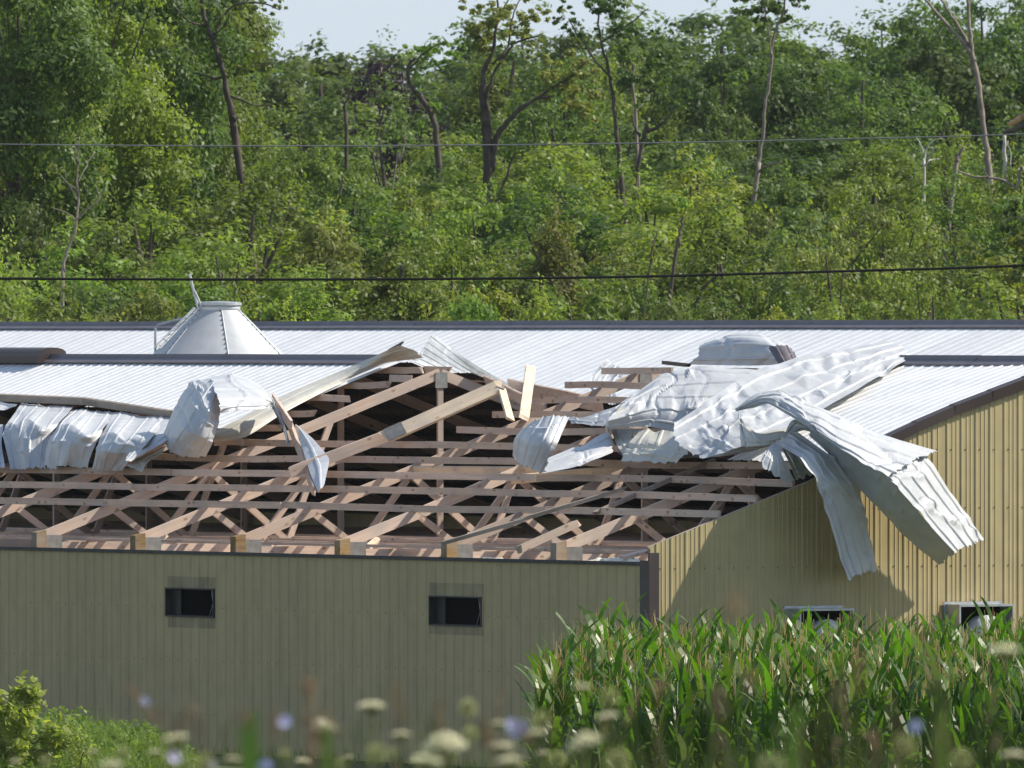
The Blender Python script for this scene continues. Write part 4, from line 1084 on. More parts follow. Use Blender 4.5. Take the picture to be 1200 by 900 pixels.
def proto_tree(seed, hgt=6.0, rad=2.2, z0=0.8, shape='round', nclump=62, per=175, leaf=0.125, gap=0.0, lean=0.0):
    rs = np.random.RandomState(seed); V = []; T = []; tr = MB()
    tr.tube([(0, 0, -0.6), (lean * .2, 0, hgt * .3), (lean * .6, rs.uniform(-.2, .2), hgt * .6), (lean, 0, hgt * .9)], [0.13, 0.10, 0.07, 0.02], 7)
    k = 0
    while k < nclump:
        t = rs.uniform(0, 1) ** 0.85
        if shape == 'round': prof = math.sin(math.pi * (0.12 + 0.85 * t)) ** 0.7
        elif shape == 'cone': prof = (1 - t) ** 0.8 + 0.08
        elif shape == 'vase': prof = (0.35 + 0.8 * t) * (1 if t < .8 else (1 - t) / .2 * .8 + .2)
        else: prof = (0.5 + 0.5 * math.sin(t * 9 + seed)) * 0.5 + 0.45
        az = rs.uniform(0, 2 * math.pi)
        lob = 1 + 0.28 * math.sin(az * 3 + seed + t * 4) + 0.15 * math.sin(az * 5 + t * 9)
        rr = rad * prof * lob * rs.uniform(0.35, 1.0) ** 0.6
        cz = z0 + (hgt - z0 - .3) * t
        c = np.array([rr * math.cos(az) + lean * t, rr * math.sin(az), cz])
        cr = rs.uniform(0.26, 0.74) * rad / 2.2 * (1.0 if t < .85 else .6)
        m_ = int(per * (cr / 0.4) ** 2)
        V.append(clump_leaves(rs, c, cr, m_, leaf, flat=rs.uniform(.5, .85)))
        T.append(np.clip(rs.normal(0.5, .22, m_) + rs.uniform(-.3, .3), 0, 1))
        if k % 4 == 0:
            st = np.array([lean * t * .6, 0, max(z0 * .5, cz * rs.uniform(.45, .7))]); mid = (st + c) / 2 + np.array([0, 0, -.1])
            tr.tube([tuple(st), tuple(mid), tuple(c)], [0.05, 0.03, 0.012], 5)
        k += 1
    # sprigs that break the outline
    for _ in range(26):
        az = rs.uniform(0, 6.28); t = rs.uniform(.3, 1.05); rr = rad * rs.uniform(.5, 1.15) * math.sin(math.pi * min(.97, .15 + .8 * t))
        c = np.array([rr * math.cos(az), rr * math.sin(az), z0 + (hgt - z0) * t]); m_ = int(per * .12)
        V.append(clump_leaves(rs, c, .16, m_, leaf * .9, flat=1.6)); T.append(np.clip(rs.normal(.65, .2, m_), 0, 1))
    V = np.concatenate(V); T = np.concatenate(T)
    return quads_mesh('crown', V, T, [LEAF['mid']]), tr.mesh('trunk', M_BARK)

PROTO = [proto_tree(1, 6, 2.3, .5, 'round'), proto_tree(2, 6, 2.0, .6, 'round', lean=.4), proto_tree(3, 6, 1.9, .4, 'cone', nclump=60),
         proto_tree(4, 6, 2.2, .8, 'vase', nclump=64), proto_tree(5, 6, 2.4, .3, 'odd', nclump=66), proto_tree(6, 6, 2.1, .5, 'round', nclump=44, lean=-.5),
         proto_tree(8, 6, 1.7, .4, 'odd', nclump=52, leaf=.11), proto_tree(9, 6, 2.3, .5, 'vase', nclump=58, leaf=.15)]
PROTO += [proto_tree(21, 11, 2.7, .8, 'odd', nclump=150, leaf=.14), proto_tree(22, 11, 2.5, .8, 'vase', nclump=150, leaf=.14)]
PRAD = [2.3, 2.0, 1.9, 2.2, 2.4, 2.1, 1.7, 2.3, 2.7, 2.5]; PHGT = [6.1] * 8 + [11.1] * 2

def put_tree(px, Z, top_py, wid_px, col, label, pi, name='tree', group='trees on the wooded hillside', base=None):
    p = P(px, top_py, Z); g = gz(p.x, Z) - 0.2 if base is None else base
    hgt = max(1.2, p.z - g); r_ = wid_px / 2 * Z / F
    e = empty(name, (p.x, Z, g), rnd.uniform(0, 6.28), label, 'tree', group)
    sz = hgt / PHGT[pi]; sx = max(min(r_ / PRAD[pi] * 1.6, sz * 1.5), sz * 0.85)
    cr = bpy.data.objects.new('crown', PROTO[pi][0]); link(cr, e); tk = bpy.data.objects.new('trunk', PROTO[pi][1]); link(tk, e)
    for o in (cr, tk): o.scale = (sx, sx, sz)
    cr.material_slots[0].link = 'OBJECT'; cr.material_slots[0].material = LEAF[col]
    return e

def TL(px): return float(np.interp(px, [0, 240, 262, 300, 350, 400, 440, 470, 520, 560, 640, 700, 760, 820, 870, 950, 1000, 1040, 1062, 1200],
                                   [-60, -60, 25, 56, 50, 56, 58, 46, 38, 18, 6, 4, 6, 0, 8, 24, 20, 8, -8, -22]))
slots = ['at the left edge', 'near the left edge', 'left of the feed bin', 'above the feed bin', 'right of the feed bin', 'left of the broken peak',
         'above the broken peak', 'above the upright board', 'above the bare ridge gap', 'above the humped sheet', 'above the long dented sheet', 'above the right ridge cap', 'near the right edge', 'at the right edge']
rowsT = [  # distance, offset, tops: (fraction down from the treeline to the roof), width, phrase, palette
    (262, 0.92, 95, 'right behind the far roof', ['mid', 'yellow', 'dark', 'mid', 'olive']),
    (272, 0.83, 110, 'just above the far roof', ['mid', 'yellow', 'yellow', 'dark', 'mid']),
    (284, 0.67, 120, 'low on the wooded hillside', ['mid', 'yellow', 'mid', 'olive', 'blue']),
    (296, 0.55, 125, 'on the lower hillside', ['yellow', 'mid', 'mid', 'dark', 'olive']),
    (312, 0.45, 125, 'halfway up the hillside', ['mid', 'yellow', 'dark', 'olive', 'mid']),
    (334, 0.36, 120, 'just above mid hillside', ['dark', 'mid', 'yellow', 'mid', 'blue']),
    (360, 0.27, 115, 'on the upper hillside', ['mid', 'dark', 'mid', 'yellow', 'blue']),
    (395, 0.15, 140, 'near the hilltop', ['dark', 'blue', 'mid', 'mid', 'blue']),
    (450, 0.08, 150, 'just below the skyline', ['blue', 'dark', 'mid', 'blue']),
    (540, 0.00, 150, 'on the skyline', ['blue', 'dark', 'blue', 'blue']),
]
look = {'mid': 'green', 'yellow': 'yellow green', 'dark': 'dark green', 'blue': 'bluish green', 'olive': 'olive green', 'purple': 'purple leaved'}
shp = ['rounded', 'leaning rounded', 'pointed', 'flaring', 'lumpy', 'loose leaning', 'narrow uneven', 'flat topped']
for ri, (Z, fr_, wd, ph, pal) in enumerate(rowsT):
    for si in range(14):
        px = (si + 0.5) * 1290 / 14 - 45 + rnd.uniform(-26, 26)
        tl = TL(px); tl0 = max(tl, 5) if ri >= 7 else 40 + 0.2 * tl
        top = (tl if ri >= 8 else tl0) + fr_ * (372 - tl0) + rnd.uniform(-16, 16) * (1 if ri < 8 else .5)
        if ri == 9: top = tl + rnd.uniform(-6, 6)
        if ri == 8: top = tl + rnd.uniform(6, 26)
        if top < -80: continue
        c = pal[rnd.randrange(len(pal))]; pi = rnd.randrange(8)
        if ri < 7 and rnd.random() < .08: continue
        put_tree(px, Z + rnd.uniform(-6, 6), top, wd * rnd.uniform(.7, 1.8), c, f'{shp[pi]} {look[c]} tree {ph}, {slots[si]}', pi)
put_tree(440, 436, 58, 66, 'purple', 'purple leaved tree dark against the skyline left of the tall forked tree', 0)
# tall dark trees on the left whose tops leave the frame
for i, (px, Z, w, c, pi, lb) in enumerate(((20, 300, 150, 'dark', 8, 'tall dark tree filling the top left corner'), (95, 306, 150, 'mid', 9, 'tall dark tree second from the left corner'),
        (165, 310, 150, 'dark', 8, 'tall green tree third from the left corner'), (218, 318, 90, 'mid', 9, 'tall green tree just left of the leaning bare trunk'),
        (60, 330, 170, 'dark', 9, 'tall shadowy tree behind the two in the top left corner'), (140, 335, 170, 'dark', 8, 'tall bluish tree behind the third from the left corner'),
        (1085, 420, 90, 'dark', 0, 'dark round tree on the skyline left of the bare forked trunk'), (1165, 400, 120, 'dark', 1, 'dark tree in the top right corner behind the bare forked trunk'))):
    put_tree(px, Z, -90 if px < 300 else (-5 if px < 1100 else -30), w, c, lb, pi)

# individual trees drawn out with their own limbs
def tree_px(name, label, Z, trunks, clumps=(), col='mid', leaf=.12, bark=M_BARK, seed=1, dens=1.0, base_drop=2.5, depth=1.0):
    rs = np.random.RandomState(seed); x0, y0 = trunks[0][0][0], trunks[0][0][1]
    b = P(x0, y0, Z); g = gz(b.x, Z) - .2
    e = empty(name, (b.x, Z, g), 0, label, 'tree', 'trees with their own bare limbs')
    k = Z / F; tr = MB(); org = Vector((b.x, Z, g))
    for ti, tk in enumerate(trunks):
        zoff = rs.uniform(-.6, .6) * depth if ti else 0.0
        pts = [P(q[0], q[1], Z) - org + Vector((0, zoff * (i / max(1, len(tk) - 1)), 0)) for i, q in enumerate(tk)]
        rad = [q[2] * k / 2 * .66 for q in tk]
        if ti == 0:
            dd = pts[0] - pts[1]; dz_ = max(.3, -dd.z); dr_ = pts[0].z + .3
            sh = max(-.9, min(.9, dd.x / dz_ * dr_)); pts = [Vector((pts[0].x + sh, 0, -.3))] + pts; rad = [rad[0] * 1.15] + rad
        C = catmull([tuple(p) + (r_,) for p, r_ in zip(pts, rad)], max(6, 4 * len(pts)))
        C[1:-1, :2] += rs.normal(size=(len(C) - 2, 2)) * 0.012
        tr.tube([Vector(c[:3]) for c in C], [max(.004, c[3]) for c in C], 7)
    tr.build('trunk', bark, e, smooth=True)
    V = []; T = []
    for (cx, cy, r_) in clumps:
        R_ = r_ * k
        for _ in range(max(5, int(r_ / 1.8))):
            c = P(cx + rs.normal() * r_ * .62, cy + rs.normal() * r_ * .5, Z) - org + Vector((0, rs.normal() * R_ * .7 * depth, 0))
            rr = R_ * rs.uniform(.14, .34); n = max(8, int(dens * 480 * (rr / .4) ** 2))
            V.append(clump_leaves(rs, np.array(c), rr, n, leaf, flat=.6)); T.append(np.clip(rs.normal(.5, .25, n), 0, 1))
    if V:
        o = bpy.data.objects.new('crown', quads_mesh('crown', np.concatenate(V), np.concatenate(T), [LEAF[col]])); link(o, e)
    return e
tree_px('tall_tree', 'tall forked tree with dark trunk rising past the skyline at the middle', 322,
    [[(572, 280, 15), (571, 230, 17), (572, 190, 18), (569, 150, 14), (565, 110, 11), (568, 80, 9), (577, 62, 7), (582, 30, 5), (584, 0, 4), (580, -30, 3)],
     [(575, 200, 14), (581, 165, 11), (590, 148, 10), (604, 133, 9), (618, 122, 7), (640, 108, 5), (668, 90, 4), (690, 70, 3)],
     [(573, 185, 9), (573, 150, 9), (570, 120, 8), (574, 95, 6), (590, 68, 5), (605, 50, 4), (632, 42, 3)],
     [(578, 75, 5), (595, 55, 4), (600, 20, 3), (612, -5, 2)], [(604, 133, 6), (625, 118, 4), (650, 112, 3)], [(582, 30, 3), (592, 8, 3), (600, -8, 2)],
     [(575, 265, 7), (580, 245, 6), (592, 210, 5), (603, 180, 4)], [(572, 290, 8), (576, 268, 8)]],
    [(575, 25, 26), (598, 12, 26), (560, 40, 18), (612, 30, 20), (640, 15, 16), (570, 62, 16), (655, 95, 26), (675, 110, 28), (650, 70, 18), (690, 130, 20), (560, 10, 18), (625, 60, 14)], 'olive', seed=2, dens=.8)
tree_px('tall_tree', 'tree top of dark leaves hanging against the sky right of the tall forked tree', 316,
    [[(735, 330, 11), (730, 240, 10), (722, 150, 8), (715, 90, 6), (705, 50, 5), (700, 10, 3)], [(715, 90, 4), (690, 60, 3), (668, 25, 2)], [(705, 50, 3), (735, 30, 3), (760, 10, 2)]],
    [(700, 12, 24), (675, 20, 16), (725, 25, 20), (745, 38, 16), (690, 38, 14), (765, 45, 12), (712, -5, 26), (650, 22, 8), (660, 35, 7), (735, 60, 18), (765, 75, 22), (740, 100, 24)], 'dark', seed=3, dens=.7)
tree_px('slender_tree', 'tall slender tree with bare stem and a leafy top right of the middle', 328,
    [[(886, 215, 9), (889, 190, 8), (893, 160, 7), (897, 120, 6), (904, 80, 6), (905, 50, 5), (917, 15, 4), (922, -20, 3)], [(904, 75, 4), (902, 50, 3), (898, 20, 3), (893, -10, 2)], [(886, 205, 4), (895, 196, 4), (915, 190, 3)]],
    [(905, -5, 26), (885, 5, 24), (925, 5, 20), (870, -5, 16), (898, 22, 16), (920, 22, 10), (940, -4, 10)], 'dark', seed=4, dens=.9, bark=M_BARKL)
tree_px('forked_snag', 'tall bare trunk forking into three at the top right', 325,
    [[(1160, 215, 13), (1157, 180, 11), (1150, 130, 10), (1145, 90, 10), (1139, 65, 9), (1137, 40, 7), (1134, 0, 6), (1133, -40, 5)], [(1142, 72, 8), (1133, 55, 7), (1115, 35, 6), (1095, 12, 5), (1078, -8, 4)], [(1139, 62, 6), (1132, 45, 6), (1118, 22, 5), (1104, 0, 4), (1098, -15, 3)]],
    [], bark=M_BARKL, seed=5)
tree_px('broken_snag', 'pale bare stub of trunk at the right edge under the wire', 312, [[(1181, 240, 7), (1179, 215, 7), (1177, 185, 7), (1177, 158, 6)], [(1186, 220, 3), (1185, 190, 2), (1181, 165, 2)]], bark=M_BARKW, seed=6)
tree_px('fallen_tree', 'split trunk with orange wood slanting in at the right edge', 296, [[(1225, 118, 14), (1205, 132, 13), (1190, 142, 11), (1182, 147, 6)]], bark=M_BARKO, seed=7)
tree_px('fallen_tree', 'dark fallen limb below the split orange trunk', 295, [[(1230, 130, 12), (1205, 143, 11), (1190, 151, 9), (1176, 156, 7)]], bark=M_BARK, seed=8)
tree_px('fallen_limb', 'bare crooked limb lying across the slope at the right edge', 292, [[(1205, 222, 5), (1190, 220, 5), (1175, 211, 5), (1158, 208, 4), (1140, 207, 4), (1122, 200, 3)], [(1158, 208, 3), (1152, 198, 2)]], bark=M_BARKL, seed=9)
tree_px('broken_snag', 'short broken stump with a leafy sprout right of centre of the right slope', 318, [[(1119, 205, 8), (1121, 190, 7), (1125, 180, 6), (1129, 172, 5)]], bark=M_BARKL, seed=10)
tree_px('dead_sapling', 'small dead pale tree with forked twigs on the right slope', 322,
    [[(1083, 210, 5), (1083, 190, 4), (1085, 175, 3), (1094, 165, 2), (1104, 162, 2)], [(1084, 195, 3), (1088, 185, 3), (1096, 172, 2)], [(1083, 180, 2), (1080, 172, 2), (1074, 160, 1.5)], [(1086, 190, 2), (1092, 187, 2), (1101, 186, 1.5)]], bark=M_BARKW, seed=11)
tree_px('leaning_tree', 'dark leaning trunk with sparse leaves by the left strip of sky', 308,
    [[(277, 170, 14), (273, 140, 14), (268, 115, 12), (262, 85, 10), (252, 55, 9), (245, 35, 8), (238, 15, 8), (236, -15, 7)], [(250, 48, 5), (258, 25, 5), (272, 8, 4), (290, 3, 3), (312, 5, 3), (328, 12, 2)],
     [(262, 90, 5), (252, 92, 4), (240, 88, 3), (228, 86, 3)], [(268, 112, 5), (285, 118, 4), (300, 124, 3), (318, 122, 2)], [(240, 30, 4), (222, 25, 3), (205, 8, 3)], [(248, 42, 4), (262, 32, 3), (270, 15, 3)]],
    [(290, -2, 14), (312, 0, 14), (325, 10, 8), (262, 20, 12), (270, 45, 10), (275, 75, 14), (250, 100, 10), (300, 8, 8), (240, -5, 16), (285, 100, 14), (262, 60, 8), (248, 75, 10)], 'olive', seed=12, dens=.7)
tree_px('broken_snag', 'short broken black trunk standing right of the leaning trunk', 338, [[(405, 155, 7), (405, 140, 6), (404, 125, 6), (402, 117, 4)], [(404, 120, 3), (409, 117, 2)]], bark=M_BARK, seed=13)
tree_px('bare_tree', 'thin bare tree with curving trunk at the left above the roof', 270,
    [[(74, 345, 7), (74, 320, 6), (78, 295, 5), (88, 270, 5), (91, 245, 4), (91, 210, 3), (92, 180, 2), (93, 160, 2)], [(90, 258, 4), (100, 248, 3), (112, 238, 3), (117, 230, 2), (112, 218, 2)], [(91, 235, 3), (84, 222, 2), (78, 208, 2), (77, 200, 1.5)],
     [(91, 215, 2), (100, 195, 2), (110, 178, 1.5)], [(90, 262, 2), (80, 250, 2), (60, 243, 1.5)], [(91, 225, 2), (70, 205, 1.5), (60, 190, 1.5)], [(92, 190, 1.5), (86, 170, 1.5)]],
    [(110, 130, 16), (95, 160, 14), (60, 200, 12), (120, 200, 10)], 'olive', bark=M_BARKL, seed=14, dens=.3)
tree_px('dead_sapling', 'small dead grey tree left of the tall forked tree', 300,
    [[(462, 208, 3), (468, 190, 3), (474, 170, 2.5), (475, 155, 2)], [(440, 195, 3), (438, 180, 2.5), (446, 165, 2), (452, 150, 1.5)], [(438, 180, 2), (430, 172, 2), (420, 165, 1.5)], [(398, 230, 4), (401, 215, 4), (402, 205, 3)]], bark=M_BARKL, seed=15)
tree_px('dead_sapling', 'pale dead branch standing up right of the tall forked tree', 330,
    [[(746, 150, 6), (745, 125, 5), (742, 108, 4), (742, 90, 3), (745, 75, 2)], [(744, 92, 2), (755, 86, 2), (764, 83, 1.5)], [(747, 130, 3), (755, 120, 2), (762, 110, 1.5)], [(742, 95, 2), (736, 82, 1.5)]], bark=M_BARKL, seed=16)
tree_px('bare_tree', 'dark crooked low trunk curving right, right of the pale dead branch', 326,
    [[(752, 170, 7), (760, 155, 7), (772, 148, 6), (785, 135, 4), (795, 120, 3)], [(750, 160, 5), (744, 150, 4), (740, 135, 3)]], [(800, 115, 16), (780, 120, 12)], 'dark', seed=17, dens=.8)
tree_px('bare_tree', 'dark slanting trunk low on the slope right of centre', 268, [[(790, 310, 7), (794, 290, 6), (797, 270, 5), (800, 252, 4)], [(810, 370, 7), (818, 350, 6), (826, 335, 5), (845, 320, 4)]], [(800, 240, 12)], 'mid', seed=18)
tree_px('bare_tree', 'gnarled ivy covered trunk reaching up at the skyline left of the tall forked tree', 346,
    [[(513, 185, 12), (510, 150, 11), (500, 125, 10), (485, 105, 9), (478, 90, 8), (480, 75, 7), (488, 68, 4)], [(480, 80, 4), (500, 60, 3), (520, 50, 2)]],
    [(500, 55, 18), (525, 55, 18), (545, 62, 14), (480, 58, 12), (490, 100, 12), (505, 130, 12), (500, 75, 14), (515, 75, 14)], 'mid', seed=19, dens=.9)
for i, (px, y0, y1, r_) in enumerate(((32, 190, 60, 9), (98, 110, 20, 11), (165, 165, 60, 7), (178, 170, 95, 6), (10, 170, 20, 6), (205, 150, 60, 5))):
    tree_px('dark_trunk', f'dark upright trunk among the tall left trees, number {("one", "two", "three", "four", "five", "six")[i]} of the group' if False else
            ['dark trunk in the shade near the left edge', 'thickest dark trunk under the small gap of sky at left', 'brownish slanting trunk in the left trees', 'thin slanting trunk beside the brownish one', 'dark trunk touching the left edge', 'thin dark trunk left of the leaning tree'][i],
            309, [[(px, y0, r_), (px + rnd.uniform(-5, 5), (y0 + y1) / 2, r_ * .85), (px + rnd.uniform(-4, 8), y1, r_ * .6)]], seed=30 + i)
# yellow blossom bush
tree_px('bush', 'bush with a few golden yellow leaves halfway down the slope right of centre', 262, [[(760, 320, 3), (765, 290, 3), (770, 270, 2)]], [(768, 205, 9), (780, 212, 6), (765, 290, 9), (775, 285, 7)], 'yellow', seed=40, dens=.8)
tree_px('conifer', 'dark drooping branch of a conifer at the right edge', 262, [[(1215, 330, 8), (1212, 290, 7), (1208, 240, 5)], [(1210, 260, 3), (1190, 255, 2), (1172, 262, 2)]], [(1185, 252, 14), (1198, 270, 14), (1180, 268, 8), (1205, 240, 16), (1205, 300, 18), (1200, 325, 14)], 'dark', seed=41, dens=1.6)

# ------------------------------------------------------------------ corn
def corn_plant(seed):
    rs = np.random.RandomState(seed); V = []; T = []; mi = []; st = MB(); Hh = rs.uniform(1.9, 2.15)
    lean = rs.normal(size=2) * .05
    st.tube([(0, 0, -.05), (lean[0] * .5, lean[1] * .5, Hh * .6), (lean[0], lean[1], Hh + .13)], [.014, .012, .006], 5, m=0)
    az0 = rs.uniform(0, 6.28)
    for i in range(13):
        t = .12 + .90 * i / 12; z = Hh * t; az = az0 + i * math.pi + rs.normal() * .45
        L_ = rs.uniform(.65, .95) * (1 - .35 * max(0, t - .7) / .3); w = rs.uniform(.058, .088)
        n = 7; el = rs.uniform(1.3, 1.52); p = np.array([lean[0] * t, lean[1] * t, z]); d = np.array([math.cos(az), math.sin(az)]); sd_ = np.array([-d[1], d[0], 0])
        bend = rs.uniform(.05, .22) * (1.0 if t < .8 else .6); tw = rs.normal() * .5; prev = None
        tint = np.clip(rs.normal(.45, .25), 0, 1)
        for j in range(n + 1):
            u = j / n; ww = w * math.sin(math.pi * min(1, .18 + .82 * u)) ** .75 * (1 if j < n else .1)
            s3 = sd_ * math.cos(tw * u) + np.array([0, 0, 1]) * math.sin(tw * u)
            s3 = s3 + np.array([0, 0, 0.10 * math.sin(u * 14 + i)])
            a, b = p - s3 * ww / 2, p + s3 * ww / 2
            if prev is not None:
                V.append([prev[0], prev[1], b, a]); T.append(tint); mi.append(0)
            prev = (a, b); p = p + np.array([d[0] * math.cos(el), d[1] * math.cos(el), math.sin(el)]) * L_ / n; el -= bend * (1 + 1.3 * u)
    top = np.array([lean[0], lean[1], Hh + .13])
    for i in range(4):
        az = rs.uniform(0, 6.28); el = rs.uniform(.85, 1.45) if i else 1.5; L_ = rs.uniform(.16, .30) + (.08 if i == 0 else 0)
        p0 = top + np.array([0, 0, rs.uniform(-.06, .06)]); dr = np.array([math.cos(az) * math.cos(el), math.sin(az) * math.cos(el), math.sin(el)])
        p1 = p0 + dr * L_; 
        for s3 in (np.array([-math.sin(az), math.cos(az), 0]) * .0045, np.array([0.0045, 0, 0])):
            V.append([p0 - s3, p0 + s3, p1 + s3 * .7, p1 - s3 * .7]); T.append(rs.uniform()); mi.append(1)
    return np.array(V), np.array(T), np.array(mi), st
CP = [corn_plant(50 + i) for i in range(10)]
CM = [quads_mesh('corn_plant', c[0], c[1], [M_CORN, M_TASSEL], c[2], c[3]) for c in CP]
spots = []
rr_ = random.Random(5)
def corn_edge(Z): return np.interp(Z, [150, 157, 168, 178], [0.1, 0.22, 0.55, 1.0])
y = 157.0
rowi = 0
while y < 178.4:
    x = corn_edge(y) + rr_.uniform(0, .1)
    while x < 0.040 * y + 0.5:
        X, Z = x + rr_.gauss(0, .02), y + rr_.gauss(0, .07)
        lp = w2loc(Vector((X, Z, 0)))
        if lp.y < -0.55 or lp.x < -0.6: spots.append((X, Z))
        x += 0.185 + rr_.uniform(-.04, .04)
    y += 0.76
def corn_score(s):   # how large it shows: near plants and those on the open left edge
    return s[1] + (0 if s[0] < corn_edge(s[1]) + .5 else 8) 
spots.sort(key=lambda s: (s[1] if s[1] > 168 else s[1] + 0) if False else abs(s[1] - 150) * 1.0)
front = spots[:300]; rest = spots[300:]
for i, (X, Z) in enumerate(front):
    o = bpy.data.objects.new('corn_plant', CM[i % 10]); o.location = (X, Z, gz(3, Z) - .02); o.rotation_euler = (0, 0, rr_.uniform(0, 6.28)); s_ = rr_.uniform(.92, 1.08)
    o.scale = (s_, s_, s_); link(o)
    tag(o, 'green corn plant with tan tassel in the nearest rows before the barn end', 'corn plant', 'corn plants in the nearest rows')
V = []; T = []; MI = []; ex = MB()
for i, (X, Z) in enumerate(rest):
    c = CP[i % 10]; a = rr_.uniform(0, 6.28); s_ = rr_.uniform(.9, 1.1); ca, sa = math.cos(a) * s_, math.sin(a) * s_
    Rm = np.array([[ca, sa, 0], [-sa, ca, 0], [0, 0, s_]]); V.append(c[0] @ Rm + np.array([X, Z, gz(3, Z) - .02])); T.append(np.clip(c[1] + rr_.uniform(-.2, .2), 0, 1)); MI.append(c[2])
    ex.tube([(X, Z, gz(3, Z)), (X, Z, gz(3, Z) + 2.0 * s_)], .011, 4)
tag(link(bpy.data.objects.new('corn_field', quads_mesh('corn_field', np.concatenate(V), np.concatenate(T), [M_CORN, M_TASSEL], np.concatenate(MI), ex))), kind='stuff')

# ------------------------------------------------------------------ weeds by the wall and the leafy sapling
rs = np.random.RandomState(77)
def blades(n, xy, hmin, hmax, w, curl=.5):
    V = []; T = []
    for i in range(n):
        X, Z = xy(); g = gz(X, Z); hh = rs.uniform(hmin, hmax); az = rs.uniform(0, 6.28); d = np.array([math.cos(az), math.sin(az), 0]); sd_ = np.array([-d[1], d[0], 0]) * w
        p = np.array([X, Z, g - .02]); el = rs.uniform(1.2, 1.55); tt = rs.uniform(); cu = rs.uniform(.1, curl)
        for j in range(4):
            q = p + (d * math.cos(el) + np.array([0, 0, math.sin(el)])) * hh / 4; a = 1 - j / 4; b = max(.08, 1 - (j + 1) / 4)
            V.append([p - sd_ * a, p + sd_ * a, q + sd_ * b, q - sd_ * b]); T.append(tt); p = q; el -= cu * (j + 1) * .6
    return np.array(V), np.array(T)
def wallfront(px0, px1, d0, d1):
    def f():
        px = rs.uniform(px0, px1); y_ = yl(px); p = loc2w(-rs.uniform(d0, d1), y_, 0); return p.x, p.y
    return f
def bank(px0, px1, z0, z1):
    def f():
        Z = rs.uniform(z0, z1); return (rs.uniform(px0, px1) - 600) / F * Z, Z
    return f
Va, Ta = blades(6500, bank(50, 248, 167, 175), .18, .50, .008)
Vb, Tb = blades(500, wallfront(250, 620, .1, .8), .08, .3, .006)
Vc, Tc = blades(2500, bank(-40, 130, 166, 173), .3, .62, .009)
tag(link(bpy.data.objects.new('weeds', quads_mesh('weeds', np.concatenate([Va, Vb, Vc]), np.concatenate([Ta, Tb, Tc]), [M_WEED]))), kind='stuff')
# broad-leaved mix in the weeds
Cn = []
for _ in range(5200):
    X, Z = bank(-40, 236, 166, 175)(); Cn.append((X, Z, gz(X, Z) + rs.uniform(.02, .40) * (1.3 if X < -5.2 else .9)))
Cn = np.array(Cn); Vq = leaf_quads(rs, Cn, rs.normal(size=Cn.shape) * .7 + np.array([0, 0, .9]), .075)
tag(link(bpy.data.objects.new('ground_cover', quads_mesh('ground_cover', Vq, rs.uniform(0, 1, len(Vq)), [M_WEED]))), kind='stuff')
def sapling(label, Z, stems, seed, lf=.15):
    rs2 = np.random.RandomState(seed); b = P(stems[0][0][0], 900, Z); g = gz(b.x, Z); org = Vector((b.x, Z, g))
    e = empty('leafy_shrub', tuple(org), 0, label, 'shrub', 'shrubs by the shaded wall'); tr = MB(); V = []; T = []
    for stt in stems:
        pts = [P(q[0], q[1], Z) - org for q in stt]; off = rs2.uniform(-.3, .3)
        pts = [Vector((0, 0, -.1))] + [p + Vector((0, off, 0)) for p in pts]
        C = catmull([tuple(p) for p in pts], 16); tr.tube([Vector(c) for c in C], list(np.linspace(.016, .004, 16)), 5)
        for j in range(4, 16):
            for _ in range(3):
                c = C[j] + rs2.normal(size=3) * .055; m_ = 6
                CC = c + rs2.normal(size=(m_, 3)) * .045; V.append(leaf_quads(rs2, CC, rs2.normal(size=(m_, 3)) * .6 + np.array([.2, -.3, .8]), lf, .42)); T.append(rs2.uniform(.3, 1, m_))
    tr.build('stem', M_BARK, e); link(bpy.data.objects.new('foliage', quads_mesh('foliage', np.concatenate(V), np.concatenate(T), [M_SAP])), e)
sapling('bright green leafy sapling at the bottom left corner', 168, [[(10, 880), (5, 840), (22, 810), (44, 818)], [(10, 885), (0, 850), (-5, 812)], [(12, 885), (30, 850), (36, 806)], [(12, 890), (45, 868), (66, 855)], [(8, 890), (-10, 860), (-20, 830)], [(15, 890), (20, 860), (25, 830)], [(14, 895), (50, 885), (78, 862)]], 3)
sapling('small leafy shoot between the sapling and the weeds', 168, [[(92, 890), (90, 870), (85, 850)], [(95, 892), (100, 876), (93, 862)]], 4, .07)

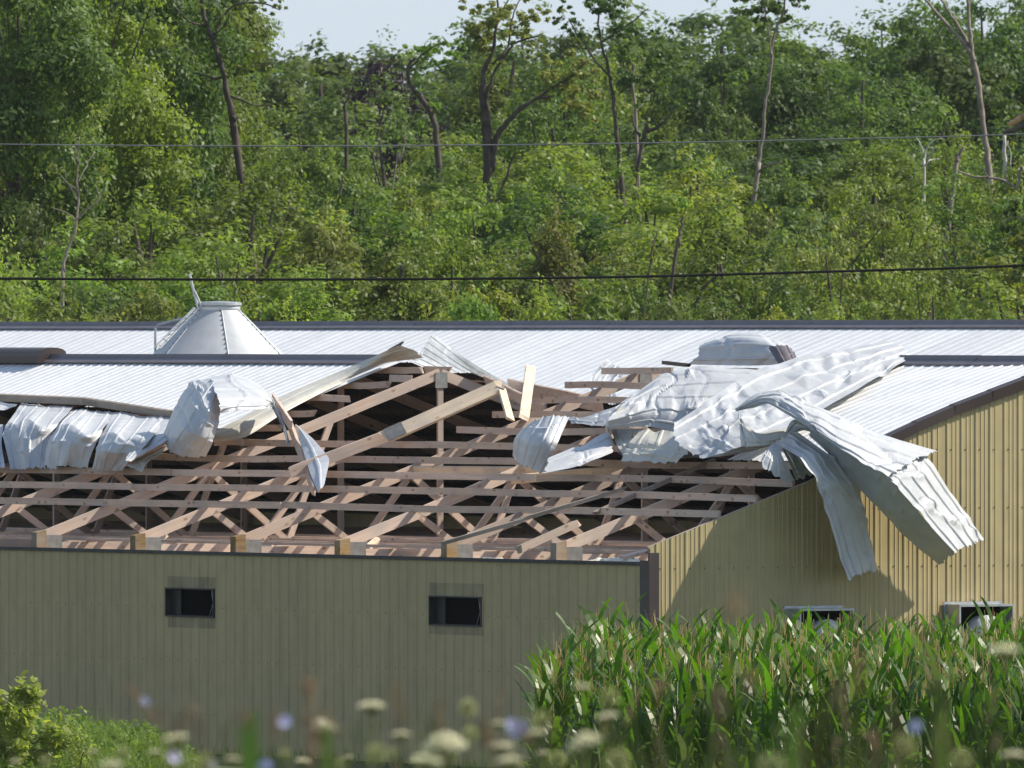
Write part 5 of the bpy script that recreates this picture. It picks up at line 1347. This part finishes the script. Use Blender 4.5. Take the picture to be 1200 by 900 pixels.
# ------------------------------------------------------------------ meadow flowers close to the camera
def stem_to(px, py, Z, seed):
    r = random.Random(seed); p = P(px, py, Z); g = gz(p.x, Z); return p, g, r
def umbel(label, px, py, wpx, Z, tilt=0.0, mat=None, ball=False, seed=1, hfrac=.28):
    p, g, r = stem_to(px, py, Z, seed); Rr = wpx / 2 * Z / F; r2 = np.random.RandomState(seed)
    e = empty('wildflower', (p.x, p.y, g), 0, label, 'flower', 'pale umbels blurred in the foreground')
    top = Vector((0, 0, p.z - g - Rr * .7)); base = Vector((r.uniform(-.05, .05), r.uniform(-.05, .05), 0))
    st = MB(); st.tube([base, base.lerp(top, .5) + Vector((r.uniform(-.01, .01), 0, 0)), top], [.0028, .0024, .002], 5)
    sm = st.mesh('stem', M_GRASSY); at = sm.attributes.new('tint', 'FLOAT', 'POINT'); link(bpy.data.objects.new('stem', sm), e)
    C = []; ray_ = MB()
    for i in range(34):
        a = 2.39996 * i; rr = Rr * math.sqrt((i + .5) / 34)
        if ball: th = math.acos(1 - 1.7 * (i + .5) / 34); c = Vector((Rr * math.sin(th) * math.cos(a), Rr * math.sin(th) * math.sin(a), Rr * math.cos(th) * 1.15 + Rr * .2)) + top
        else: c = Vector((rr * math.cos(a), rr * math.sin(a), Rr * .75 + Rr * hfrac * (1 - (rr / Rr) ** 2) + tilt * rr * math.cos(a))) + top
        ray_.tube([top, top.lerp(c, .5) + Vector((0, 0, -Rr * .05)), c], .0009, 3)
        C.append(c + Vector((0, 0, .001)))
    Cn = np.repeat(np.array([tuple(c) for c in C]), 14, axis=0); Cn = Cn + r2.normal(size=Cn.shape) * np.array([1, 1, .5]) * Rr * .085
    V_ = leaf_quads(r2, Cn, r2.normal(size=Cn.shape) * .5 + np.array([0, -.3, 1]), Rr * .16, .8)
    rm = ray_.mesh('ray', M_GRASSY); link(bpy.data.objects.new('rays', rm), e)['kind'] = 'stuff'
    link(bpy.data.objects.new('flower_head', quads_mesh('flower_head', V_, r2.uniform(0, 1, len(V_)), [mat or M_PETAL])), e)
U = [(436, 829, 36, 36, 0, 0, 'flat white umbel on a long stem before the tan wall'), (205, 867, 34, 34, .2, 0, 'tilted white umbel over the weeds at left'), (377, 858, 40, 38, 0, 2, 'fluffy domed white umbel left of the flat one'),
     (548, 826, 22, 36, 0, 1, 'narrow green yellow bud highest near the bottom centre'), (551, 858, 20, 36, 0, 1, 'round green bud just below the highest bud'), (441, 880, 24, 32, 0, 1, 'plump green bud below the flat umbel'),
     (522, 880, 58, 34, 0, 2, 'widest cream umbel at the bottom centre'), (502, 893, 36, 30, -.2, 0, 'low white umbel overlapping the widest cream one'), (588, 877, 36, 34, 0, 0, 'flat cream umbel left of the corn foot'), (470, 862, 24, 36, 0, 0, 'small greenish umbel between the plump bud and the wide one'),
     (712, 841, 28, 36, .2, 0, 'bright white tilted umbel before the dark corn'), (683, 806, 20, 36, 0, 0, 'dim cream umbel high before the left corn edge'), (634, 842, 24, 30, 0, 1, 'round olive bud before the corn edge'), (716, 814, 20, 34, 0, 1, 'dim olive bud right of the dim cream umbel'),
     (628, 861, 30, 34, .1, 0, 'cream umbel beside the large blue flower'), (684, 876, 44, 32, .35, 2, 'cream double umbel at the foot of the corn'), (724, 888, 30, 30, 0, 1, 'low olive bud right of the cream double umbel'), (1177, 764, 40, 30, 0, 0, 'highest pale umbel at the right edge'),
     (1188, 886, 30, 34, 0, 0, 'pale umbel in the bottom right corner'), (1126, 886, 26, 34, 0, 1, 'round green bud near the bottom right'), (584, 849, 18, 36, 0, 0, 'small tan umbel left of the large blue flower'), (905, 893, 30, 28, 0, 1, 'faint bud at the bottom of the corn'),
     (130, 898, 30, 34, 0, 0, 'white umbel just entering at the bottom left'), (1060, 870, 26, 26, 0, 1, 'faint bud left of the bottom right pair'), (598, 893, 34, 32, 0, 0, 'low cream umbel under the flat cream one'), (240, 892, 26, 30, 0, 1, 'yellowish bud right of the tilted umbel')]
for i, (px, py, w, Z, tl, kd, lb) in enumerate(U):
    umbel(lb, px, py, w * .92, Z, tl, M_BUD if kd == 1 else M_PETAL, kd == 1, 200 + i, .28 if kd == 0 else .7)
def chicory(label, px, py, wpx, Z, seed):
    p, g, r = stem_to(px, py, Z, seed); r2 = np.random.RandomState(seed); Rr = wpx / 2 * Z / F
    e = empty('blue_flower', (p.x, p.y, g), 0, label, 'flower', 'blue flowers blurred in the foreground')
    st = MB(); top = Vector((0, 0, p.z - g)); st.tube([(.03, 0, 0), (0, .01, top.z * .5), top], .002, 5)
    sm = st.mesh('stem', M_GRASSY); link(bpy.data.objects.new('stem', sm), e)
    V_ = []; nrm = Vector((r.uniform(-.5, .5), -1, r.uniform(.1, .7))).normalized(); a1 = nrm.orthogonal().normalized(); b1 = nrm.cross(a1)
    for i in range(17):
        a = 2 * math.pi * i / 17; d = a1 * math.cos(a) + b1 * math.sin(a); s3 = (b1 * math.cos(a) - a1 * math.sin(a)) * Rr * .16; o_ = nrm * Rr * .15
        V_.append([top + d * Rr * .1 - s3 * .4, top + d * Rr * .1 + s3 * .4, top + d * Rr + s3 + o_, top + d * Rr - s3 + o_])
    link(bpy.data.objects.new('flower_head', quads_mesh('flower_head', np.array([[tuple(q) for q in v] for v in V_]), r2.uniform(0, 1, 17), [M_BLUE])), e)
for i, (px, py, w, Z, lb) in enumerate(((169, 822, 17, 38, 'lone blue flower high at the left'), (333, 846, 24, 36, 'blue flower right of the tilted white umbel'), (204, 887, 22, 34, 'blue flower under the tilted white umbel'), (608, 855, 30, 30, 'largest blue flower at the corn foot'),
        (1073, 852, 22, 32, 'blue flower before the corn at right'), (311, 898, 24, 34, 'blue flower at the bottom edge left of the domed umbel'), (248, 897, 16, 34, 'small blue flower at the bottom left'), (600, 849, 20, 34, 'blue flower half behind the largest one'))):
    chicory(lb, px, py, w * .74, Z, 300 + i)
for i in range(16):
    px = [20, 60, 105, 150, 185, 225, 270, 330, 350, 400, 415, 460, 490, 535, 640, 655][i] + rnd.uniform(-8, 8)
    umbel(['tiny cream umbel low', 'small pale bud low'][i % 2] + ' in the foreground ' + ['in the bottom left corner', 'before the sapling', 'before the left weeds', 'left of the lone blue flower foot', 'under the tilted umbel', 'right of the tilted umbel',
          'left of the broad green blade', 'under the middle blue flower', 'left under the domed umbel', 'right of the domed umbel', 'under the flat white umbel', 'right of the plump bud', 'left of the widest umbel', 'right of the widest umbel', 'at the left corn foot', 'by the olive bud at the corn'][i],
          px, rnd.uniform(876, 900), rnd.uniform(11, 20), rnd.uniform(34, 48), rnd.uniform(-.2, .2), M_BUD if i % 2 else M_PETAL, i % 2 == 1, 600 + i)
# tall grass stalks and leaves out of focus
def stalk(label, pts, Z, r, mat, head=None, seed=1):
    p, g, _ = stem_to(pts[0][0], pts[0][1], Z, seed); e_loc = Vector((P(pts[0][0], 900, Z).x, Z, g)); mb = MB()
    ps = [Vector((0, 0, 0))] + [P(q[0], q[1], Z) - e_loc for q in pts]
    C = catmull([tuple(q) for q in ps], 20); mb.tube([Vector(c) for c in C], r, 5); e = empty('grass_stalk', tuple(e_loc), 0, label, 'grass stalk', 'dry grass stalks in the foreground')
    link(bpy.data.objects.new('stem', mb.mesh('stem', mat)), e)
    if head:
        r2 = np.random.RandomState(seed); t0, w = head; V_ = []
        n = int(20 * (1 - t0)); Cn = np.concatenate([C[-1 - k] + r2.normal(size=(14, 3)) * w for k in range(max(2, n))])
        link(bpy.data.objects.new('seed_head', quads_mesh('seed_head', leaf_quads(r2, Cn, r2.normal(size=Cn.shape), .010), r2.uniform(0, 1, len(Cn)), [M_DRY])), e)
stalk('brown blurred seed head left of the domed umbel', [(362, 880), (360, 800)], 26, .0012, M_DRY, (.6, .006), 1)
stalk('pinkish blurred stalk through the domed umbel', [(366, 900), (364, 870)], 24, .0025, M_DRY, (.5, .006), 2)
stalk('tan stalk leaning left behind the lone blue flower', [(195, 880), (182, 845), (152, 806)], 28, .0016, M_DRY, (.6, .003), 3)
stalk('tan seed head standing against the end wall at right', [(862, 800), (860, 712)], 20, .0007, M_GRASSY, (.72, .006), 4)
stalk('upright tan grass before the middle of the corn', [(842, 890), (838, 830)], 22, .0015, M_DRY, (.5, .006), 5)
stalk('greenish grass stalk right of the upright tan grass', [(875, 890), (880, 790)], 22, .0012, M_GRASSY, (.6, .004), 6)
stalk('faint grass stalk before the right half of the corn', [(1000, 890), (1010, 770)], 22, .0012, M_GRASSY, (.6, .004), 7)
stalk('drooping brown grass before the right corn', [(960, 890), (975, 830), (990, 800)], 22, .0012, M_DRY, (.6, .004), 8)
stalk('faint pale stalk by the bottom right bud', [(1100, 890), (1095, 800), (1080, 745)], 22, .0010, M_GRASSY, (.6, .003), 9)
stalk('thin brown stalk near the corn foot', [(770, 890), (775, 800)], 24, .0012, M_DRY, (.7, .004), 10)
def blade(label, pts, Z, w, seed):
    e_loc = Vector((P(pts[0][0], 900, Z).x, Z, gz(0, Z))); C = catmull([(0, 0, 0)] + [tuple(P(q[0], q[1], Z) - e_loc) for q in pts], 12); V_ = []
    for j in range(11):
        a = w * math.sin(math.pi * min(1, .3 + .7 * j / 11)); b = w * math.sin(math.pi * min(.98, .3 + .7 * (j + 1) / 11))
        V_.append([C[j] - (a, 0, 0), C[j] + (a, 0, 0), C[j + 1] + (b, a * .3, 0), C[j + 1] - (b, -a * .3, 0)])
    o = link(bpy.data.objects.new('wild_grass', quads_mesh('grass_blade', np.array(V_), np.full(11, .6), [M_WEED]))); o.location = e_loc; tag(o, label, 'grass', 'broad green blades in the foreground')
blade('broad bright green blade at the bottom left of centre', [(298, 895), (294, 855)], 26, .010, 1)
blade('second green blade beside the broad one', [(288, 900), (280, 880)], 26, .008, 2)
blade('green blade at the foot of the domed umbel', [(384, 900), (382, 868)], 28, .010, 3)
blade('green blade leaning before the corn', [(930, 900), (945, 850)], 24, .008, 4)
blade('green blade rising right of the blue flower by the corn', [(1105, 900), (1112, 850)], 24, .008, 5)

for i in range(40):
    px = rnd.uniform(120, 1190); y1 = rnd.uniform(800, 870); stalk('thin blurred meadow stem rising from the bottom of the view', [(px, 900), (px + rnd.uniform(-8, 8), (y1 + 900) / 2), (px + rnd.uniform(-16, 16), y1)], rnd.uniform(24, 40), .0014, M_GRASSY if i % 3 else M_DRY, (.7, .003) if i % 2 else None, 700 + i)
def meadow():
    Z = rs.uniform(29, 39); return (rs.uniform(60, 1230) - 600) / F * Z, Z
Vm, Tm = blades(1800, meadow, .84, 1.12, .0035, .08)
tag(link(bpy.data.objects.new('meadow_grass', quads_mesh('meadow_grass', Vm, Tm, [M_GRASSY]))), kind='stuff')
# offcuts and insulation lying on the ceiling inside
for i, lb in enumerate(('first short splintered offcut by the left border behind the wall top', 'short offcut behind the wall top above the first window', 'short offcut behind the wall top between the two windows', 'crooked offcut behind the wall top near the middle post', 'crooked offcut behind the wall top above the second window', 'short offcut behind the wall top near the right corner')):
    yy = [14.6, 11.6, 8.8, 6.4, 3.7, 1.4][i]; xx = rnd.uniform(.5, 1.6); a = rnd.uniform(0, 3.1); L2 = rnd.uniform(.25, .5)
    p0 = loc2w(xx - L2 * math.cos(a), yy - L2 * math.sin(a), EAVE + .02); p1 = loc2w(xx + L2 * math.cos(a), yy + L2 * math.sin(a), EAVE + rnd.uniform(.05, .25))
    tag(board('broken_board', p0, p1, .04, .09, [M_WOODB, M_WOOD][i % 2], None, side=(.3, .1, 1), rough_end=True), lb, 'board', 'broken boards in the roof')
# ------------------------------------------------------------------ thin summer haze
mb = MB(); mb.box(-1700, 1700, -60, 2100, -8, 45)
hm = bpy.data.materials.new('summer_haze'); hm.use_nodes = True; hn = hm.node_tree.nodes; hn.remove(hn['Principled BSDF'])
pv = hn.new('ShaderNodeVolumePrincipled'); pv.inputs['Color'].default_value = (0.90, 0.94, 1.0, 1); pv.inputs['Density'].default_value = 0.00005
pv.inputs['Anisotropy'].default_value = 0.2
hm.node_tree.links.new(pv.outputs[0], hn['Material Output'].inputs['Volume'])
tag(mb.build('haze', hm), kind='stuff')
SC.cycles.volume_bounces = 0
